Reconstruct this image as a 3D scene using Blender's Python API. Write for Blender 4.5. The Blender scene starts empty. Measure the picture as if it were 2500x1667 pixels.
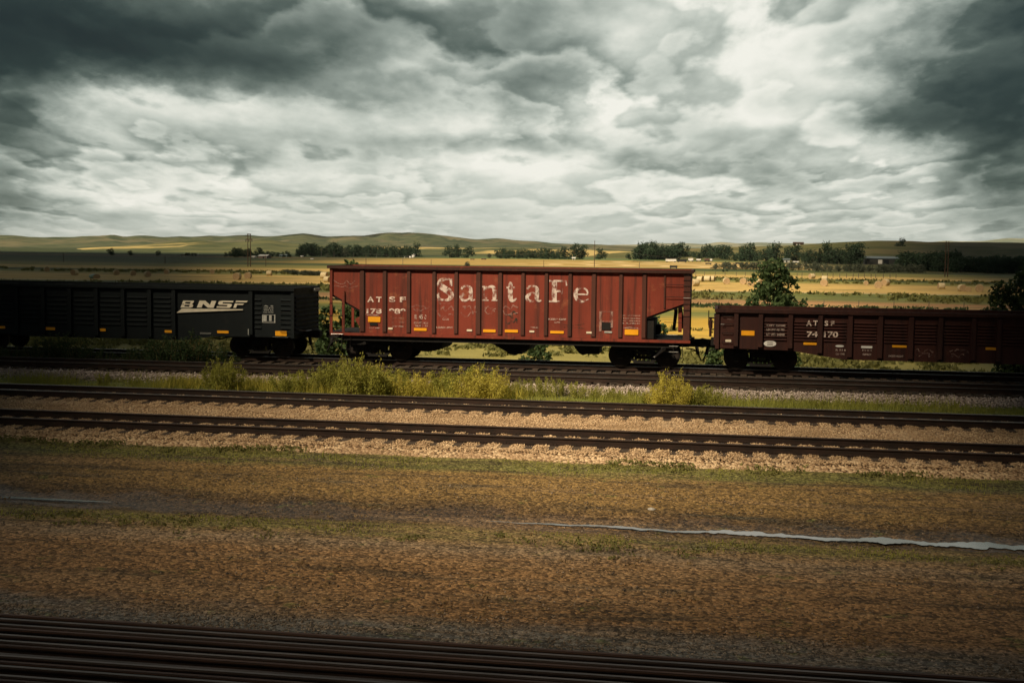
import bpy, math, random
import numpy as np
from mathutils import Vector, Matrix, noise as mnoise
random.seed(7); RNG = np.random.default_rng(7)
SC = bpy.context.scene; COL = SC.collection
R = math.radians

# ------------------------------------------------------------------ camera
F, CH = 3000.0, 4.6                      # focal length in photo pixels, eye height over the rail heads
YAW, PITCH, ROLL = .163, math.atan(228.5/3000), .0115
_f = np.array([-math.sin(YAW)*math.cos(PITCH), math.cos(YAW)*math.cos(PITCH), -math.sin(PITCH)])
_r0 = np.array([math.cos(YAW), math.sin(YAW), 0.]); _u0 = np.cross(_r0, _f)
_r = math.cos(ROLL)*_r0 + math.sin(ROLL)*_u0; _u = -math.sin(ROLL)*_r0 + math.cos(ROLL)*_u0
def ray(px, py): return _f + (px-1250)/F*_r - (py-833.5)/F*_u
def G(px, py, z=-3.5):                   # ground point seen at a pixel
    d = ray(px, py); t = (z-CH)/d[2]; return (d[0]*t, d[1]*t, z)
def S(px, py, Y=47.55):                  # (x, z) on the plane y = Y
    d = ray(px, py); t = Y/d[1]; return (d[0]*t, CH+d[2]*t)
def azel(px, py):
    d = ray(px, py); return math.atan2(d[0], d[1]), math.asin(d[2]/np.linalg.norm(d))
cam = bpy.data.cameras.new('camera'); co = bpy.data.objects.new('camera', cam); COL.objects.link(co)
cam.sensor_width = 36; cam.lens = F/2500*36; cam.clip_start = .2; cam.clip_end = 40000
m = Matrix.Identity(4)
for i in range(3):
    m[i][0] = _r[i]; m[i][1] = _u[i]; m[i][2] = -_f[i]
m[2][3] = CH
co.matrix_world = m; SC.camera = co
SC.view_settings.view_transform = 'Standard'; SC.view_settings.look = 'None'
SC.view_settings.exposure = .42; SC.view_settings.gamma = 1

# ------------------------------------------------------------------ node helpers
class NT:
    def __init__(s, tree): s.t = tree; tree.nodes.clear()
    def n(s, typ, ins=None, **props):
        nd = s.t.nodes.new('ShaderNode'+typ)
        for k, v in props.items(): setattr(nd, k, v)
        for k, v in (ins or {}).items():
            if hasattr(v, 'is_output') or isinstance(v, bpy.types.NodeSocket): s.t.links.new(v, nd.inputs[k])
            else: nd.inputs[k].default_value = v
        return nd
    def m(s, op, a, b=0., c=0., clamp=False):
        return s.n('Math', {0: a, 1: b, 2: c}, operation=op, use_clamp=clamp).outputs[0]
    def v(s, op, a, b=(0, 0, 0), out=0):
        return s.n('VectorMath', {0: a, 1: b}, operation=op).outputs[out]
    def mix(s, f, a, b):
        nd = s.n('Mix', data_type='RGBA')
        for k, v in ((0, f), (6, a), (7, b)):
            if isinstance(v, bpy.types.NodeSocket): s.t.links.new(v, nd.inputs[k])
            else: nd.inputs[k].default_value = (*v, 1) if k else v
        return nd.outputs[2]
    def mul(s, a, b, f=1.):
        nd = s.n('Mix', data_type='RGBA', blend_type='MULTIPLY')
        for k, v in ((0, f), (6, a), (7, b)):
            if isinstance(v, bpy.types.NodeSocket): s.t.links.new(v, nd.inputs[k])
            else: nd.inputs[k].default_value = (*v, 1) if k else v
        return nd.outputs[2]
    def ramp(s, fac, stops, interp='LINEAR'):
        nd = s.n('ValToRGB', {0: fac}); cr = nd.color_ramp; cr.interpolation = interp
        stops = sorted(stops, key=lambda q: q[0])
        while len(cr.elements) < len(stops): cr.elements.new(.5)
        for e, (p, c) in zip(cr.elements, stops):
            e.position = p; e.color = (c, c, c, 1) if isinstance(c, (int, float)) else (*c, 1)
        return nd.outputs[0]
    def noise(s, vec, scale, detail=5, rough=.55, dist=0., out=0, dim='3D'):
        return s.n('TexNoise', {'Vector': vec, 'Scale': scale, 'Detail': detail, 'Roughness': rough, 'Distortion': dist}, noise_dimensions=dim).outputs[out]
    def sstep(s, x, a, b):
        return s.n('MapRange', {0: x, 1: a, 2: b, 3: 0., 4: 1.}, interpolation_type='SMOOTHSTEP').outputs[0]

def principled(name):
    mt = bpy.data.materials.new(name); mt.use_nodes = True; t = NT(mt.node_tree)
    b = t.n('BsdfPrincipled'); o = t.n('OutputMaterial'); t.t.links.new(b.outputs[0], o.inputs[0])
    return mt, t, b
def setb(t, b, **kw):
    for k, v in kw.items():
        k = k.replace('_', ' ')
        if isinstance(v, bpy.types.NodeSocket): t.t.links.new(v, b.inputs[k])
        else: b.inputs[k].default_value = (*v, 1) if isinstance(v, tuple) and len(v) == 3 else v
def mat(name, stops, scale=3., stretch=(1, 1, 1), rough=.8, metal=0., bump=0., bscale=30., detail=6, dist=.0, spec=.3):
    mt, t, b = principled(name)
    g = t.n('NewGeometry').outputs['Position']
    vec = t.v('MULTIPLY', g, stretch)
    if len(stops) == 1: stops = [(.3, tuple(c*.8 for c in stops[0])), (.7, tuple(min(1, c*1.2) for c in stops[0]))]
    c = t.ramp(t.noise(vec, scale, detail, .6, dist), stops)
    setb(t, b, Base_Color=c, Roughness=rough, Metallic=metal, Specular_IOR_Level=spec)
    if bump:
        bn = t.n('Bump', {'Strength': bump, 'Distance': .02, 'Height': t.noise(vec, bscale, 4)})
        t.t.links.new(bn.outputs[0], b.inputs['Normal'])
    return mt

# ------------------------------------------------------------------ sky
SUN_AZ, SUN_EL = R(215), R(46)           # azimuth clockwise from +y: behind the camera, to the left
sdir = Vector((math.sin(SUN_AZ)*math.cos(SUN_EL), math.cos(SUN_AZ)*math.cos(SUN_EL), math.sin(SUN_EL)))
W = bpy.data.worlds.new('World'); SC.world = W; W.use_nodes = True
t = NT(W.node_tree)
D = t.v('NORMALIZE', t.n('TexCoord').outputs['Generated'])
sx = t.n('SeparateXYZ', {0: D}); az = t.m('ARCTAN2', sx.outputs[0], sx.outputs[1]); el = t.m('ARCSINE', sx.outputs[2])
elp = t.m('MAXIMUM', el, 0.0)
azc = t.m('ADD', az, .163)
U = t.m('MULTIPLY', t.m('DIVIDE', azc, t.m('ADD', elp, .25)), 2.1)
V = t.m('MULTIPLY', t.m('LOGARITHM', t.m('ADD', elp, .03), math.e), 1.75)
P = t.n('CombineXYZ', {0: U, 1: V, 2: 3.7}).outputs[0]
def cl(off, scale, det=9, rough=.52, dist=.0, stretch=(1, 1, 1)):
    return t.noise(t.v('MULTIPLY', t.v('ADD', P, off), stretch), scale, det, rough, dist)
# rows of heaped clouds: each one bright and crisp along its top, fading to a grey flat base
# rows of heaped clouds: each one bright and crisp along its top, fading to a grey flat base
st = (1.15, 1, 1)
n1 = cl((0, 0, 0), .95, 9, .50, stretch=st); n2 = cl((7.3, 1.9, 0), 2.0, 8, .52, stretch=st); n3 = cl((3.1, 9.2, 0), .5, 4)
nd = cl((1.1, 5.2, 0), 4.5, 6, .58, stretch=st)
ph1 = t.m('ADD', t.m('MULTIPLY', V, .62), t.m('MULTIPLY', n1, 5.2)); ph2 = t.m('ADD', t.m('MULTIPLY', V, 1.3), t.m('MULTIPLY', n2, 4.6))
def saw(ph, e):          # rises slowly from 0 to 1 upward, then drops quickly
    f = t.m('FRACT', ph); return t.m('MULTIPLY', t.m('POWER', f, 1.2), t.sstep(f, 1.0, 1.0-e))
s1 = saw(ph1, .30); s2 = saw(ph2, .32)
m1 = t.sstep(n3, .36, .60); m2 = t.sstep(cl((11., 4., 0), .9, 4), .36, .62)
L = t.m('ADD', .755, t.m('MULTIPLY', t.m('SUBTRACT', s1, .42), t.m('MULTIPLY_ADD', m1, .26, .17)))
L = t.m('ADD', L, t.m('MULTIPLY', t.m('SUBTRACT', s2, .40), t.m('MULTIPLY_ADD', m2, .24, .08)))
L = t.m('ADD', L, t.m('MULTIPLY', t.m('SUBTRACT', nd, .5), .12))
L = t.m('ADD', L, t.m('MULTIPLY', t.m('SUBTRACT', n3, .5), .28))
L = t.m('ADD', .74, t.m('MULTIPLY', t.m('SUBTRACT', L, .74), t.m('MULTIPLY_ADD', t.sstep(el, .0, .08), .25, .75)))
# dark clouds, with blobs at the view's sides painting in edge falloff: (cx, cy, rx, ry, amount) given where they hang in the sky, warped by noise
blobs = [(0,60,260,95,1.0),(170,95,330,60,.85),(520,110,280,50,.75),(700,150,130,28,.45),(0,165,110,38,.65),(600,15,420,50,.5),(1130,15,170,32,.22),(840,60,220,50,.18),
 (880,222,220,32,.42),(1340,185,170,48,.34),(1180,110,230,55,.25),(620,200,140,28,.28),(800,335,380,30,.2),(1150,355,200,26,.17),(450,392,250,22,.25),(1600,385,270,26,.24),
 (1800,325,190,38,.16),(2000,432,150,22,.2),(30,315,95,42,.5),(50,440,70,22,.35),(0,262,45,18,.4),(2430,140,160,110,.85),(2330,250,150,50,.5),(2200,290,110,22,.35),
 (2480,345,95,62,.8),(2480,460,110,20,.5),(2500,10,150,50,.6),(1500,70,300,50,.10),(2450,520,130,22,.22),(60,520,160,22,.2),
 (1990,165,150,50,-.16),(1490,250,90,28,-.22),(1290,415,130,30,-.22),(380,215,200,45,-.22),(1880,285,150,24,-.2),(2120,350,110,40,-.2),(1500,160,60,40,-.1),(-60,300,130,330,.35),(2570,300,140,330,.35),(330,478,60,12,-.2),(580,440,40,12,-.25),(1650,60,200,50,-.12)]
wv = t.n('CombineXYZ', {0: t.m('MULTIPLY', az, 12), 1: t.m('MULTIPLY', el, 22), 2: 0.}).outputs[0]
wn = t.v('SUBTRACT', t.noise(wv, 1.0, 7, .6, out=1), (.5, .5, .5))
AE = t.v('ADD', t.n('CombineXYZ', {0: az, 1: el, 2: 0.}).outputs[0], t.v('MULTIPLY', wn, (.10, .05, 0)))
acc = None
for (cx, cy, rx, ry, a) in blobs:
    A, E = azel(cx, cy)
    d = t.v('MULTIPLY', t.v('SUBTRACT', AE, (A, E, 0)), (F/rx, F/ry, 0))
    g = t.m('POWER', math.e, t.m('MULTIPLY', t.v('DOT_PRODUCT', d, d, out=1), -.7))
    acc = t.m('MULTIPLY', g, a) if acc is None else t.m('MULTIPLY_ADD', g, a, acc)
DARK = t.m('MULTIPLY', acc, t.m('ADD', .80, t.m('MULTIPLY', t.m('SUBTRACT', 1., s1), .40)))
L = t.m('MULTIPLY', t.m('ADD', L, .05), t.m('POWER', math.e, t.m('MULTIPLY', DARK, -1.22)))
skyc = t.ramp(L, [(0, (.008, .014, .013)), (.12, (.022, .036, .031)), (.3, (.085, .112, .095)), (.5, (.26, .30, .262)), (.7, (.54, .575, .51)), (.85, (.74, .75, .67)), (1, (.86, .85, .77))])
# unseen sky overhead and behind the camera, darkened to keep fill light low
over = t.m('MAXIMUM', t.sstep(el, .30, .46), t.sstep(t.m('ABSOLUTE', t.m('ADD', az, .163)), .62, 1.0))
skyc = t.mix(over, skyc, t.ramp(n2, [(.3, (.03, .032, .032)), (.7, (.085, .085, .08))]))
skyc = t.mix(t.sstep(el, 0., -.02), skyc, (.06, .055, .04))
nis = t.n('TexSky', sky_type='NISHITA', sun_disc=False, sun_elevation=SUN_EL, sun_rotation=SUN_AZ, air_density=1., dust_density=1.5)
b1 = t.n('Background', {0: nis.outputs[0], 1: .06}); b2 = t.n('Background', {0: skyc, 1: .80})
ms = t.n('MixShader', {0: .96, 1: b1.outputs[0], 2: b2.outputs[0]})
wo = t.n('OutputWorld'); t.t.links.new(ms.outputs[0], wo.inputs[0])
W.cycles.sampling_method = 'MANUAL'; W.cycles.sample_map_resolution = 1024

sl = bpy.data.lights.new('sun', 'SUN'); sl.energy = 5.0; sl.angle = R(3); sl.color = (1, .82, .58)
so = bpy.data.objects.new('sun', sl); COL.objects.link(so)
so.rotation_euler = (-sdir).to_track_quat('-Z', 'Y').to_euler(); so.location = (0, 0, 60)

# ------------------------------------------------------------------ mesh helpers
def tag(o, label=None, cat=None, group=None, kind=None):
    if label: o['label'] = label
    if cat: o['category'] = cat
    if group: o['group'] = group
    if kind: o['kind'] = kind
    return o
def off(parent):
    v = Vector((0, 0, 0))
    while parent: v += parent.location; parent = parent.parent
    return v
def link(name, me, mats, parent=None, smooth=False):
    for x in (mats if isinstance(mats, (list, tuple)) else [mats]): me.materials.append(x)
    if smooth: me.polygons.foreach_set('use_smooth', [True]*len(me.polygons))
    o = bpy.data.objects.new(name, me); COL.objects.link(o)
    if parent:
        d = off(parent); me.transform(Matrix.Translation(-d)); o.parent = parent
    return o
def empty(name, loc, label=None, cat=None, group=None):
    o = bpy.data.objects.new(name, None); COL.objects.link(o); o.location = loc; o.empty_display_size = .2
    return tag(o, label, cat, group)
class MB:
    def __init__(s): s.v = []; s.f = []; s.mi = []
    def add(s, vs, fs, mi=0):
        k = len(s.v); s.v += [tuple(map(float, q)) for q in vs]; s.f += [tuple(i+k for i in f) for f in fs]; s.mi += [mi]*len(fs); return s
    def box(s, x0, x1, y0, y1, z0, z1, mi=0, bev=0):
        if bev:
            b = bev
            return s.prism([(x0+b, z0), (x1-b, z0), (x1, z0+b), (x1, z1-b), (x1-b, z1), (x0+b, z1), (x0, z1-b), (x0, z0+b)], y0, y1, mi)
        return s.add([(x0,y0,z0),(x1,y0,z0),(x1,y1,z0),(x0,y1,z0),(x0,y0,z1),(x1,y0,z1),(x1,y1,z1),(x0,y1,z1)],
                     [(0,3,2,1),(4,5,6,7),(0,1,5,4),(1,2,6,5),(2,3,7,6),(3,0,4,7)], mi)
    def prism(s, poly, y0, y1, mi=0):          # polygon in (x, z), ccw seen from -y, extruded along y
        n = len(poly)
        a = sum(poly[i][0]*poly[(i+1) % n][1]-poly[(i+1) % n][0]*poly[i][1] for i in range(n))
        if a < 0: poly = poly[::-1]
        vs = [(x, y0, z) for x, z in poly] + [(x, y1, z) for x, z in poly]
        return s.add(vs, [tuple(range(n)), tuple(range(2*n-1, n-1, -1))] + [(i, n+i, n+(i+1) % n, (i+1) % n) for i in range(n)], mi)
    def prismx(s, poly, x0, x1, mi=0):         # polygon in (y, z) extruded along x
        n = len(poly)
        a = sum(poly[i][0]*poly[(i+1) % n][1]-poly[(i+1) % n][0]*poly[i][1] for i in range(n))
        if a < 0: poly = poly[::-1]
        vs = [(x0, y, z) for y, z in poly] + [(x1, y, z) for y, z in poly]
        return s.add(vs, [tuple(range(n-1, -1, -1)), tuple(range(n, 2*n))] + [(i, (i+1) % n, n+(i+1) % n, n+i) for i in range(n)], mi)
    def tube(s, pts, r, seg=8, mi=0, caps=True):
        pts = [Vector(p) for p in pts]; rs = r if isinstance(r, (list, tuple)) else [r]*len(pts); k = len(s.v)
        for i, p in enumerate(pts):
            d = (pts[min(i+1, len(pts)-1)]-pts[max(i-1, 0)]).normalized()
            a = d.cross(Vector((0, 0, 1)))
            if a.length < .1: a = d.cross(Vector((1, 0, 0)))
            a.normalize(); b = d.cross(a)
            for j in range(seg):
                q = 2*math.pi*j/seg; s.v.append(tuple(p+(a*math.cos(q)+b*math.sin(q))*rs[i]))
        for i in range(len(pts)-1):
            for j in range(seg):
                s.f.append((k+i*seg+j, k+(i+1)*seg+j, k+(i+1)*seg+(j+1) % seg, k+i*seg+(j+1) % seg)); s.mi.append(mi)
        if caps:
            s.f.append(tuple(k+j for j in range(seg))); s.f.append(tuple(k+(len(pts)-1)*seg+j for j in range(seg-1, -1, -1))); s.mi += [mi, mi]
        return s
    def lathe_y(s, cx, cz, prof, seg=28, mi=0):   # profile [(y, r)...] round an axis along y
        k = len(s.v)
        for (y, r) in prof:
            for j in range(seg):
                a = 2*math.pi*j/seg; s.v.append((cx+r*math.cos(a), y, cz+r*math.sin(a)))
        for i in range(len(prof)-1):
            for j in range(seg):
                s.f.append((k+i*seg+j, k+i*seg+(j+1) % seg, k+(i+1)*seg+(j+1) % seg, k+(i+1)*seg+j)); s.mi.append(mi)
        return s
    def me(s, name):
        m = bpy.data.meshes.new(name); m.from_pydata(s.v, [], s.f); m.polygons.foreach_set('material_index', s.mi); m.update(); return m
    def build(s, name, mats, parent=None, smooth=False): return link(name, s.me(name), mats, parent, smooth)
def np_mesh(name, verts, faces):                # faces: (n, k) int array
    me = bpy.data.meshes.new(name); n, k = faces.shape
    me.vertices.add(len(verts)); me.vertices.foreach_set('co', np.asarray(verts, 'f').ravel())
    me.loops.add(n*k); me.loops.foreach_set('vertex_index', faces.astype('i').ravel())
    me.polygons.add(n); me.polygons.foreach_set('loop_start', np.arange(0, n*k, k, dtype='i')); me.polygons.foreach_set('loop_total', np.full(n, k, 'i'))
    me.update(calc_edges=True); me.validate(); return me
def copy_tree(o, parent=None):
    c = o.copy(); COL.objects.link(c); c.parent = parent
    for ch in list(o.children): copy_tree(ch, c)
    return c

# ------------------------------------------------------------------ materials
def rusty_paint(name, base, dark, rust, streak=.5, rough=.62):
    mt, t, b = principled(name)
    g = t.n('NewGeometry').outputs['Position']
    c = t.mix(t.sstep(t.noise(g, .35, 4, .6), .35, .7), base, tuple(q*.72 for q in base))
    c = t.mix(t.m('MULTIPLY', t.sstep(t.noise(t.v('MULTIPLY', g, (3.2, 3.2, .16)), 1.6, 6, .65), .46, .72), streak), c, dark)
    c = t.mix(t.m('MULTIPLY', t.sstep(t.noise(g, 2.4, 9, .68), .56, .7), .7), c, rust)
    c = t.mix(t.m('MULTIPLY', t.sstep(t.noise(g, 9, 5, .7), .6, .72), .45), c, dark)
    h = t.noise(t.v('MULTIPLY', g, (1, 1, .5)), 1.1, 3)
    bn = t.n('Bump', {'Strength': .45, 'Distance': .06, 'Height': h})
    setb(t, b, Base_Color=c, Roughness=t.m('ADD', rough, t.m('MULTIPLY', t.noise(g, 3, 5), .25)), Specular_IOR_Level=.25, Normal=bn.outputs[0])
    return mt
M = {}
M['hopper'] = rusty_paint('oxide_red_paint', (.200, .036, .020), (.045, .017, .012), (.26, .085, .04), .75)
M['hopper_rib'] = rusty_paint('dark_rib_paint', (.080, .028, .019), (.026, .015, .012), (.13, .04, .024), .6)  # darker brown than the side panels
M['chord'] = rusty_paint('grimy_chord_paint', (.055, .022, .016), (.02, .012, .01), (.16, .04, .024), .5)
M['gon'] = rusty_paint('dark_brown_paint', (.048, .015, .011), (.012, .007, .006), (.070, .026, .016), .75)
M['gonrib'] = rusty_paint('brown_rib_paint', (.045, .016, .012), (.014, .008, .007), (.07, .026, .018), .6)
M['black'] = rusty_paint('black_car_paint', (.0035, .0075, .009), (.002, .004, .005), (.009, .010, .010), .4, .6)
M['under'] = rusty_paint('sooty_steel', (.012, .011, .010), (.005, .005, .005), (.03, .02, .014), .5, .7)
M['wheel'] = rusty_paint('wheel_steel', (.022, .016, .013), (.008, .007, .006), (.06, .03, .018), .3, .6)
M['amber'] = mat('amber_reflector', [(.3, (.72, .30, .012)), (.8, (.86, .40, .02))], 2.5, rough=.4)
M['cream'] = mat('cream_decal', [(.3, (.52, .45, .33)), (.75, (.78, .70, .55))], 5, rough=.7)
M['grey'] = mat('grey_decal', [(.3, (.24, .25, .24)), (.75, (.50, .50, .46))], 5, rough=.7)
M['steelbar'] = mat('worn_grab_steel', [(.3, (.16, .15, .14)), (.7, (.45, .44, .42))], 3, rough=.4, metal=.5)
def worn(name, col, lo, hi, scale=6., alpha=.95):
    mt = bpy.data.materials.new(name); mt.use_nodes = True; t = NT(mt.node_tree)
    g = t.n('NewGeometry').outputs['Position']
    f = t.m('MULTIPLY', t.sstep(t.noise(t.v('MULTIPLY', g, (1, 1, .8)), scale, 7, .68), lo, hi), alpha)
    b = t.n('BsdfPrincipled', {'Base Color': (*col, 1), 'Roughness': .75}); tr = t.n('BsdfTransparent')
    o = t.n('OutputMaterial', {0: t.n('MixShader', {0: f, 1: tr.outputs[0], 2: b.outputs[0]}).outputs[0]})
    return mt
M['white_worn'] = worn('faded_white_paint', (.74, .62, .55), .40, .60, 4.2, .80)
M['white_small'] = worn('faded_stencil_paint', (.74, .60, .52), .30, .58, 7, .9)
M['chalk'] = worn('faint_chalk_paint', (.50, .33, .28), .38, .66, 5, .5)
M['chalk_dark'] = worn('dark_spray_paint', (.02, .03, .02), .35, .6, 5, .7)
M['logo'] = mat('cream_logo_paint', [(.3, (.60, .55, .43)), (.7, (.74, .69, .56))], 4, rough=.6)
M['rail'] = mat('rusty_rail_steel', [(.3, (.010, .007, .005)), (.7, (.034, .017, .011))], 8, (.3, 1, 1), rough=.75, metal=.1)
M['railtop'] = mat('worn_rail_head', [(.3, (.20, .19, .18)), (.7, (.36, .34, .32))], 4, (.2, 1, 1), rough=.32, metal=.85)
M['railtop2'] = mat('dull_rail_head', [(.3, (.06, .045, .036)), (.7, (.16, .12, .10))], 4, (.2, 1, 1), rough=.5, metal=.6)
M['railbrown'] = mat('brown_rusted_rail_head', [(.3, (.04, .019, .012)), (.7, (.085, .042, .026))], 4, (.2, 1, 1), rough=.7)
M['tie'] = mat('weathered_tie_wood', [(.3, (.028, .020, .014)), (.7, (.085, .062, .045))], 9, (.4, 3, 3), rough=.9, bump=.5)
M['bark'] = mat('bark', [(.3, (.035, .026, .018)), (.7, (.085, .065, .045))], 6, (1, 1, .2), rough=.95)
M['pole'] = mat('weathered_pole_wood', [(.3, (.05, .03, .02)), (.7, (.12, .075, .05))], 2, rough=.9)
M['post'] = mat('grey_post_wood', [(.3, (.06, .05, .04)), (.7, (.14, .12, .10))], 4, rough=.9)
def leafmat(name, a, b_, scale=.8, tr=.25):
    mt = bpy.data.materials.new(name); mt.use_nodes = True; t = NT(mt.node_tree)
    g = t.n('NewGeometry').outputs['Position']
    oi = t.n('ObjectInfo').outputs['Random']
    c = t.mix(t.m('ADD', t.m('MULTIPLY', t.noise(g, scale, 4, .7), 1.2), t.m('MULTIPLY', oi, .25)), a, b_)
    d = t.n('BsdfPrincipled', {'Base Color': c, 'Roughness': .7, 'Specular IOR Level': .2}); l = t.n('BsdfTranslucent', {0: c})
    t.n('OutputMaterial', {0: t.n('MixShader', {0: tr, 1: d.outputs[0], 2: l.outputs[0]}).outputs[0]})
    return mt
M['leaf_far'] = leafmat('cottonwood_leaves', (.013, .031, .020), (.050, .084, .046), .3)
M['leaf_far2'] = leafmat('silvery_willow_leaves', (.035, .052, .036), (.11, .125, .085), .3)
M['leaf_near'] = leafmat('ash_leaves', (.034, .072, .034), (.12, .18, .07), 2.0, .4)
M['leaf_dark'] = leafmat('dark_bush_leaves', (.014, .030, .012), (.050, .082, .028), 2.5)
M['leaf_yel'] = leafmat('yellow_weed_leaves', (.20, .19, .035), (.58, .50, .09), 1.4, .4)
M['leaf_olive'] = leafmat('olive_weed_leaves', (.10, .13, .025), (.36, .35, .07), 2.0, .4)
M['leaf_brown'] = leafmat('dry_weed_stems', (.12, .085, .04), (.30, .20, .09), 2.0, .2)
M['leaf_field'] = leafmat('field_weed_leaves', (.055, .07, .022), (.20, .19, .06), .5, .25)
M['grass'] = leafmat('track_grass', (.10, .15, .025), (.34, .34, .075), .45, .35)
M['white'] = mat('white_painted_metal', [(.62, .61, .58)], 1, rough=.5)
M['roofmetal'] = mat('blue_grey_roof_metal', [(.16, .20, .21)], 1, rough=.45, metal=.3)
M['shedwall'] = mat('dark_shed_wall', [(.035, .036, .034)], 1, rough=.8)
M['barnwood'] = mat('old_barn_wood', [(.045, .028, .022)], 1, rough=.9)
M['brickwall'] = mat('tan_shed_wall', [(.24, .17, .15)], 1, rough=.9)
M['teal'] = mat('teal_greenhouse', [(.17, .27, .24)], 1, rough=.6)
M['darkmetal'] = mat('dark_vehicle_paint', [(.018, .022, .026)], 1, rough=.5)
M['rustmetal'] = mat('rusty_tank_steel', [(.09, .045, .035)], 1, rough=.8)
M['glass'] = mat('dark_glass', [(.012, .016, .02)], 1, rough=.15)
M['wire'] = mat('weathered_wire', [(.20, .19, .18)], 1, rough=.5, metal=.6)
M['planks'] = mat('silvery_plank', [(.3, (.22, .21, .19)), (.7, (.42, .40, .36))], 6, rough=.8)
# ------------------------------------------------------------------ ground
prof = [(-80, -.3), (11, -.32), (14.6, -.36), (16, -.42), (20, -.44), (21.6, -.50), (22.2, -.615), (23.0, -.615), (23.6, -.52), (25, -.46), (27.4, -.46), (28.2, -.40), (37.6, -.38), (38.4, -.42),
        (42, -.44), (43, -.36), (50.8, -.34), (52.5, -.5), (58, -1.4), (68, -2.9), (78, -3.4), (90, -3.5), (20000, -3.5)]
PY = np.array([p[0] for p in prof]); PZ = np.array([p[1] for p in prof])
def gz(x, y): return np.interp(y, PY, PZ)
def fnoise(x, y, s, seed=0.):
    return mnoise.noise(Vector((x*s+seed, y*s-seed, seed)))
ys = np.concatenate([np.linspace(-80, 8, 12), np.arange(9, 60, .22), np.geomspace(60, 14000, 150)])
th = np.linspace(R(-68), R(62), 300)
XX = (ys[:, None]+95)*np.tan(th)[None, :]; YY = np.repeat(ys[:, None], len(th), 1)
ZZ = gz(XX, YY)
for i in range(len(ys)):
    if 9 <= ys[i] < 60:
        for j in range(len(th)):
            if abs(XX[i, j]) < 45: ZZ[i, j] += .035*fnoise(XX[i, j], ys[i], .5, 3.) + .02*fnoise(XX[i, j], ys[i], 2.1, 9.)
nr, nc = XX.shape
idx = np.arange(nr*nc).reshape(nr, nc)
fc = np.stack([idx[:-1, :-1], idx[:-1, 1:], idx[1:, 1:], idx[1:, :-1]], -1).reshape(-1, 4)
gm, t, b = principled('prairie_ground')
pos = t.n('NewGeometry').outputs['Position']; sp = t.n('SeparateXYZ', {0: pos}); X, Y = sp.outputs[0], sp.outputs[1]
nA = t.noise(pos, .55, 6, .62); nB = t.noise(pos, 3.5, 6, .65); nF = t.noise(pos, 14, 5, .7)
lx = t.v('MULTIPLY', pos, (.22, 1.6, 1)); nS = t.noise(lx, 1.3, 7, .65)
Yd = t.m('ADD', Y, t.m('ADD', t.m('MULTIPLY', t.m('SUBTRACT', nA, .5), 1.6), t.m('MULTIPLY', t.m('SUBTRACT', nB, .5), .9)))
nearst = [(10, (.055, .055, .052)), (14.6, (.10, .10, .092)), (15.5, (.13, .118, .10)), (16.2, (.185, .105, .045)), (19.0, (.225, .13, .056)), (20.0, (.23, .165, .10)), (20.5, (.22, .145, .07)),
          (21.0, (.15, .13, .045)), (21.8, (.16, .12, .045)), (22.4, (.075, .048, .026)), (23.3, (.082, .052, .027)), (24.2, (.175, .11, .040)), (26.6, (.205, .13, .046)), (27.4, (.12, .115, .035)),
          (28.3, (.14, .125, .040)), (28.9, (.42, .29, .16)), (37.4, (.42, .29, .16)), (38.3, (.21, .21, .055)), (40.0, (.17, .19, .05)), (42.2, (.12, .14, .045)), (42.8, (.27, .22, .18)), (43.4, (.20, .16, .13)),
          (44.0, (.07, .055, .042)), (50.3, (.08, .065, .045)), (51.5, (.17, .16, .055)), (60, (.24, .21, .07))]
near = t.ramp(t.m('DIVIDE', t.m('SUBTRACT', Yd, 10.), 50.), [((p-10)/50, c) for p, c in nearst])
vor = t.n('TexVoronoi', {'Vector': pos, 'Scale': 17.}); vor2 = t.n('TexVoronoi', {'Vector': pos, 'Scale': 34.})
speck = t.m('MULTIPLY', t.m('ADD', .30, t.m('MULTIPLY', t.n('SeparateColor', {0: vor.outputs['Color']}).outputs[0], 1.45)), t.m('ADD', .55, t.m('MULTIPLY', t.n('SeparateColor', {0: vor2.outputs['Color']}).outputs[1], .9)))
near = t.mix(t.m('MULTIPLY', t.sstep(nF, .62, .72), .55), near, (.36, .26, .15))                     # pale straw and pebbles
near = t.mix(t.m('MULTIPLY', t.sstep(nS, .50, .64), .7), near, (.050, .038, .022))
lt = t.noise(t.v('MULTIPLY', pos, (.10, .9, 1)), 1.1, 6, .62)
near = t.mix(t.m('MULTIPLY', t.sstep(lt, .52, .64), .5), near, (.25, .16, .08))
near = t.mix(t.m('MULTIPLY', t.sstep(t.noise(t.v('MULTIPLY', pos, (.35, 1.3, 1)), .8, 7, .7), .57, .66), .45), near, (.055, .060, .048))                  # damp tracks and humus
near = t.mix(t.m('MULTIPLY', t.sstep(t.noise(pos, 1.7, 6, .7), .60, .68), .6), near, (.085, .105, .025))   # moss and low weeds
near = t.mul(near, t.n('CombineColor', {0: speck, 1: speck, 2: speck}).outputs[0])
Wv = t.m('DIVIDE', 24000., t.m('MAXIMUM', Y, 40.))
nW = t.noise(pos, .035, 6, .6); nW2 = t.noise(t.v('MULTIPLY', pos, (.25, 1, 1)), .12, 6, .65)
Wd = t.m('ADD', Wv, t.m('MULTIPLY', t.m('SUBTRACT', nW2, .5), t.m('MULTIPLY', Wv, .15)))
gold = (.42, .27, .075); gold2 = (.50, .35, .12); olive = (.19, .18, .055); green = (.10, .125, .035); dgreen = (.045, .07, .024); tan = (.50, .33, .16); red = (.34, .19, .085)
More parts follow.
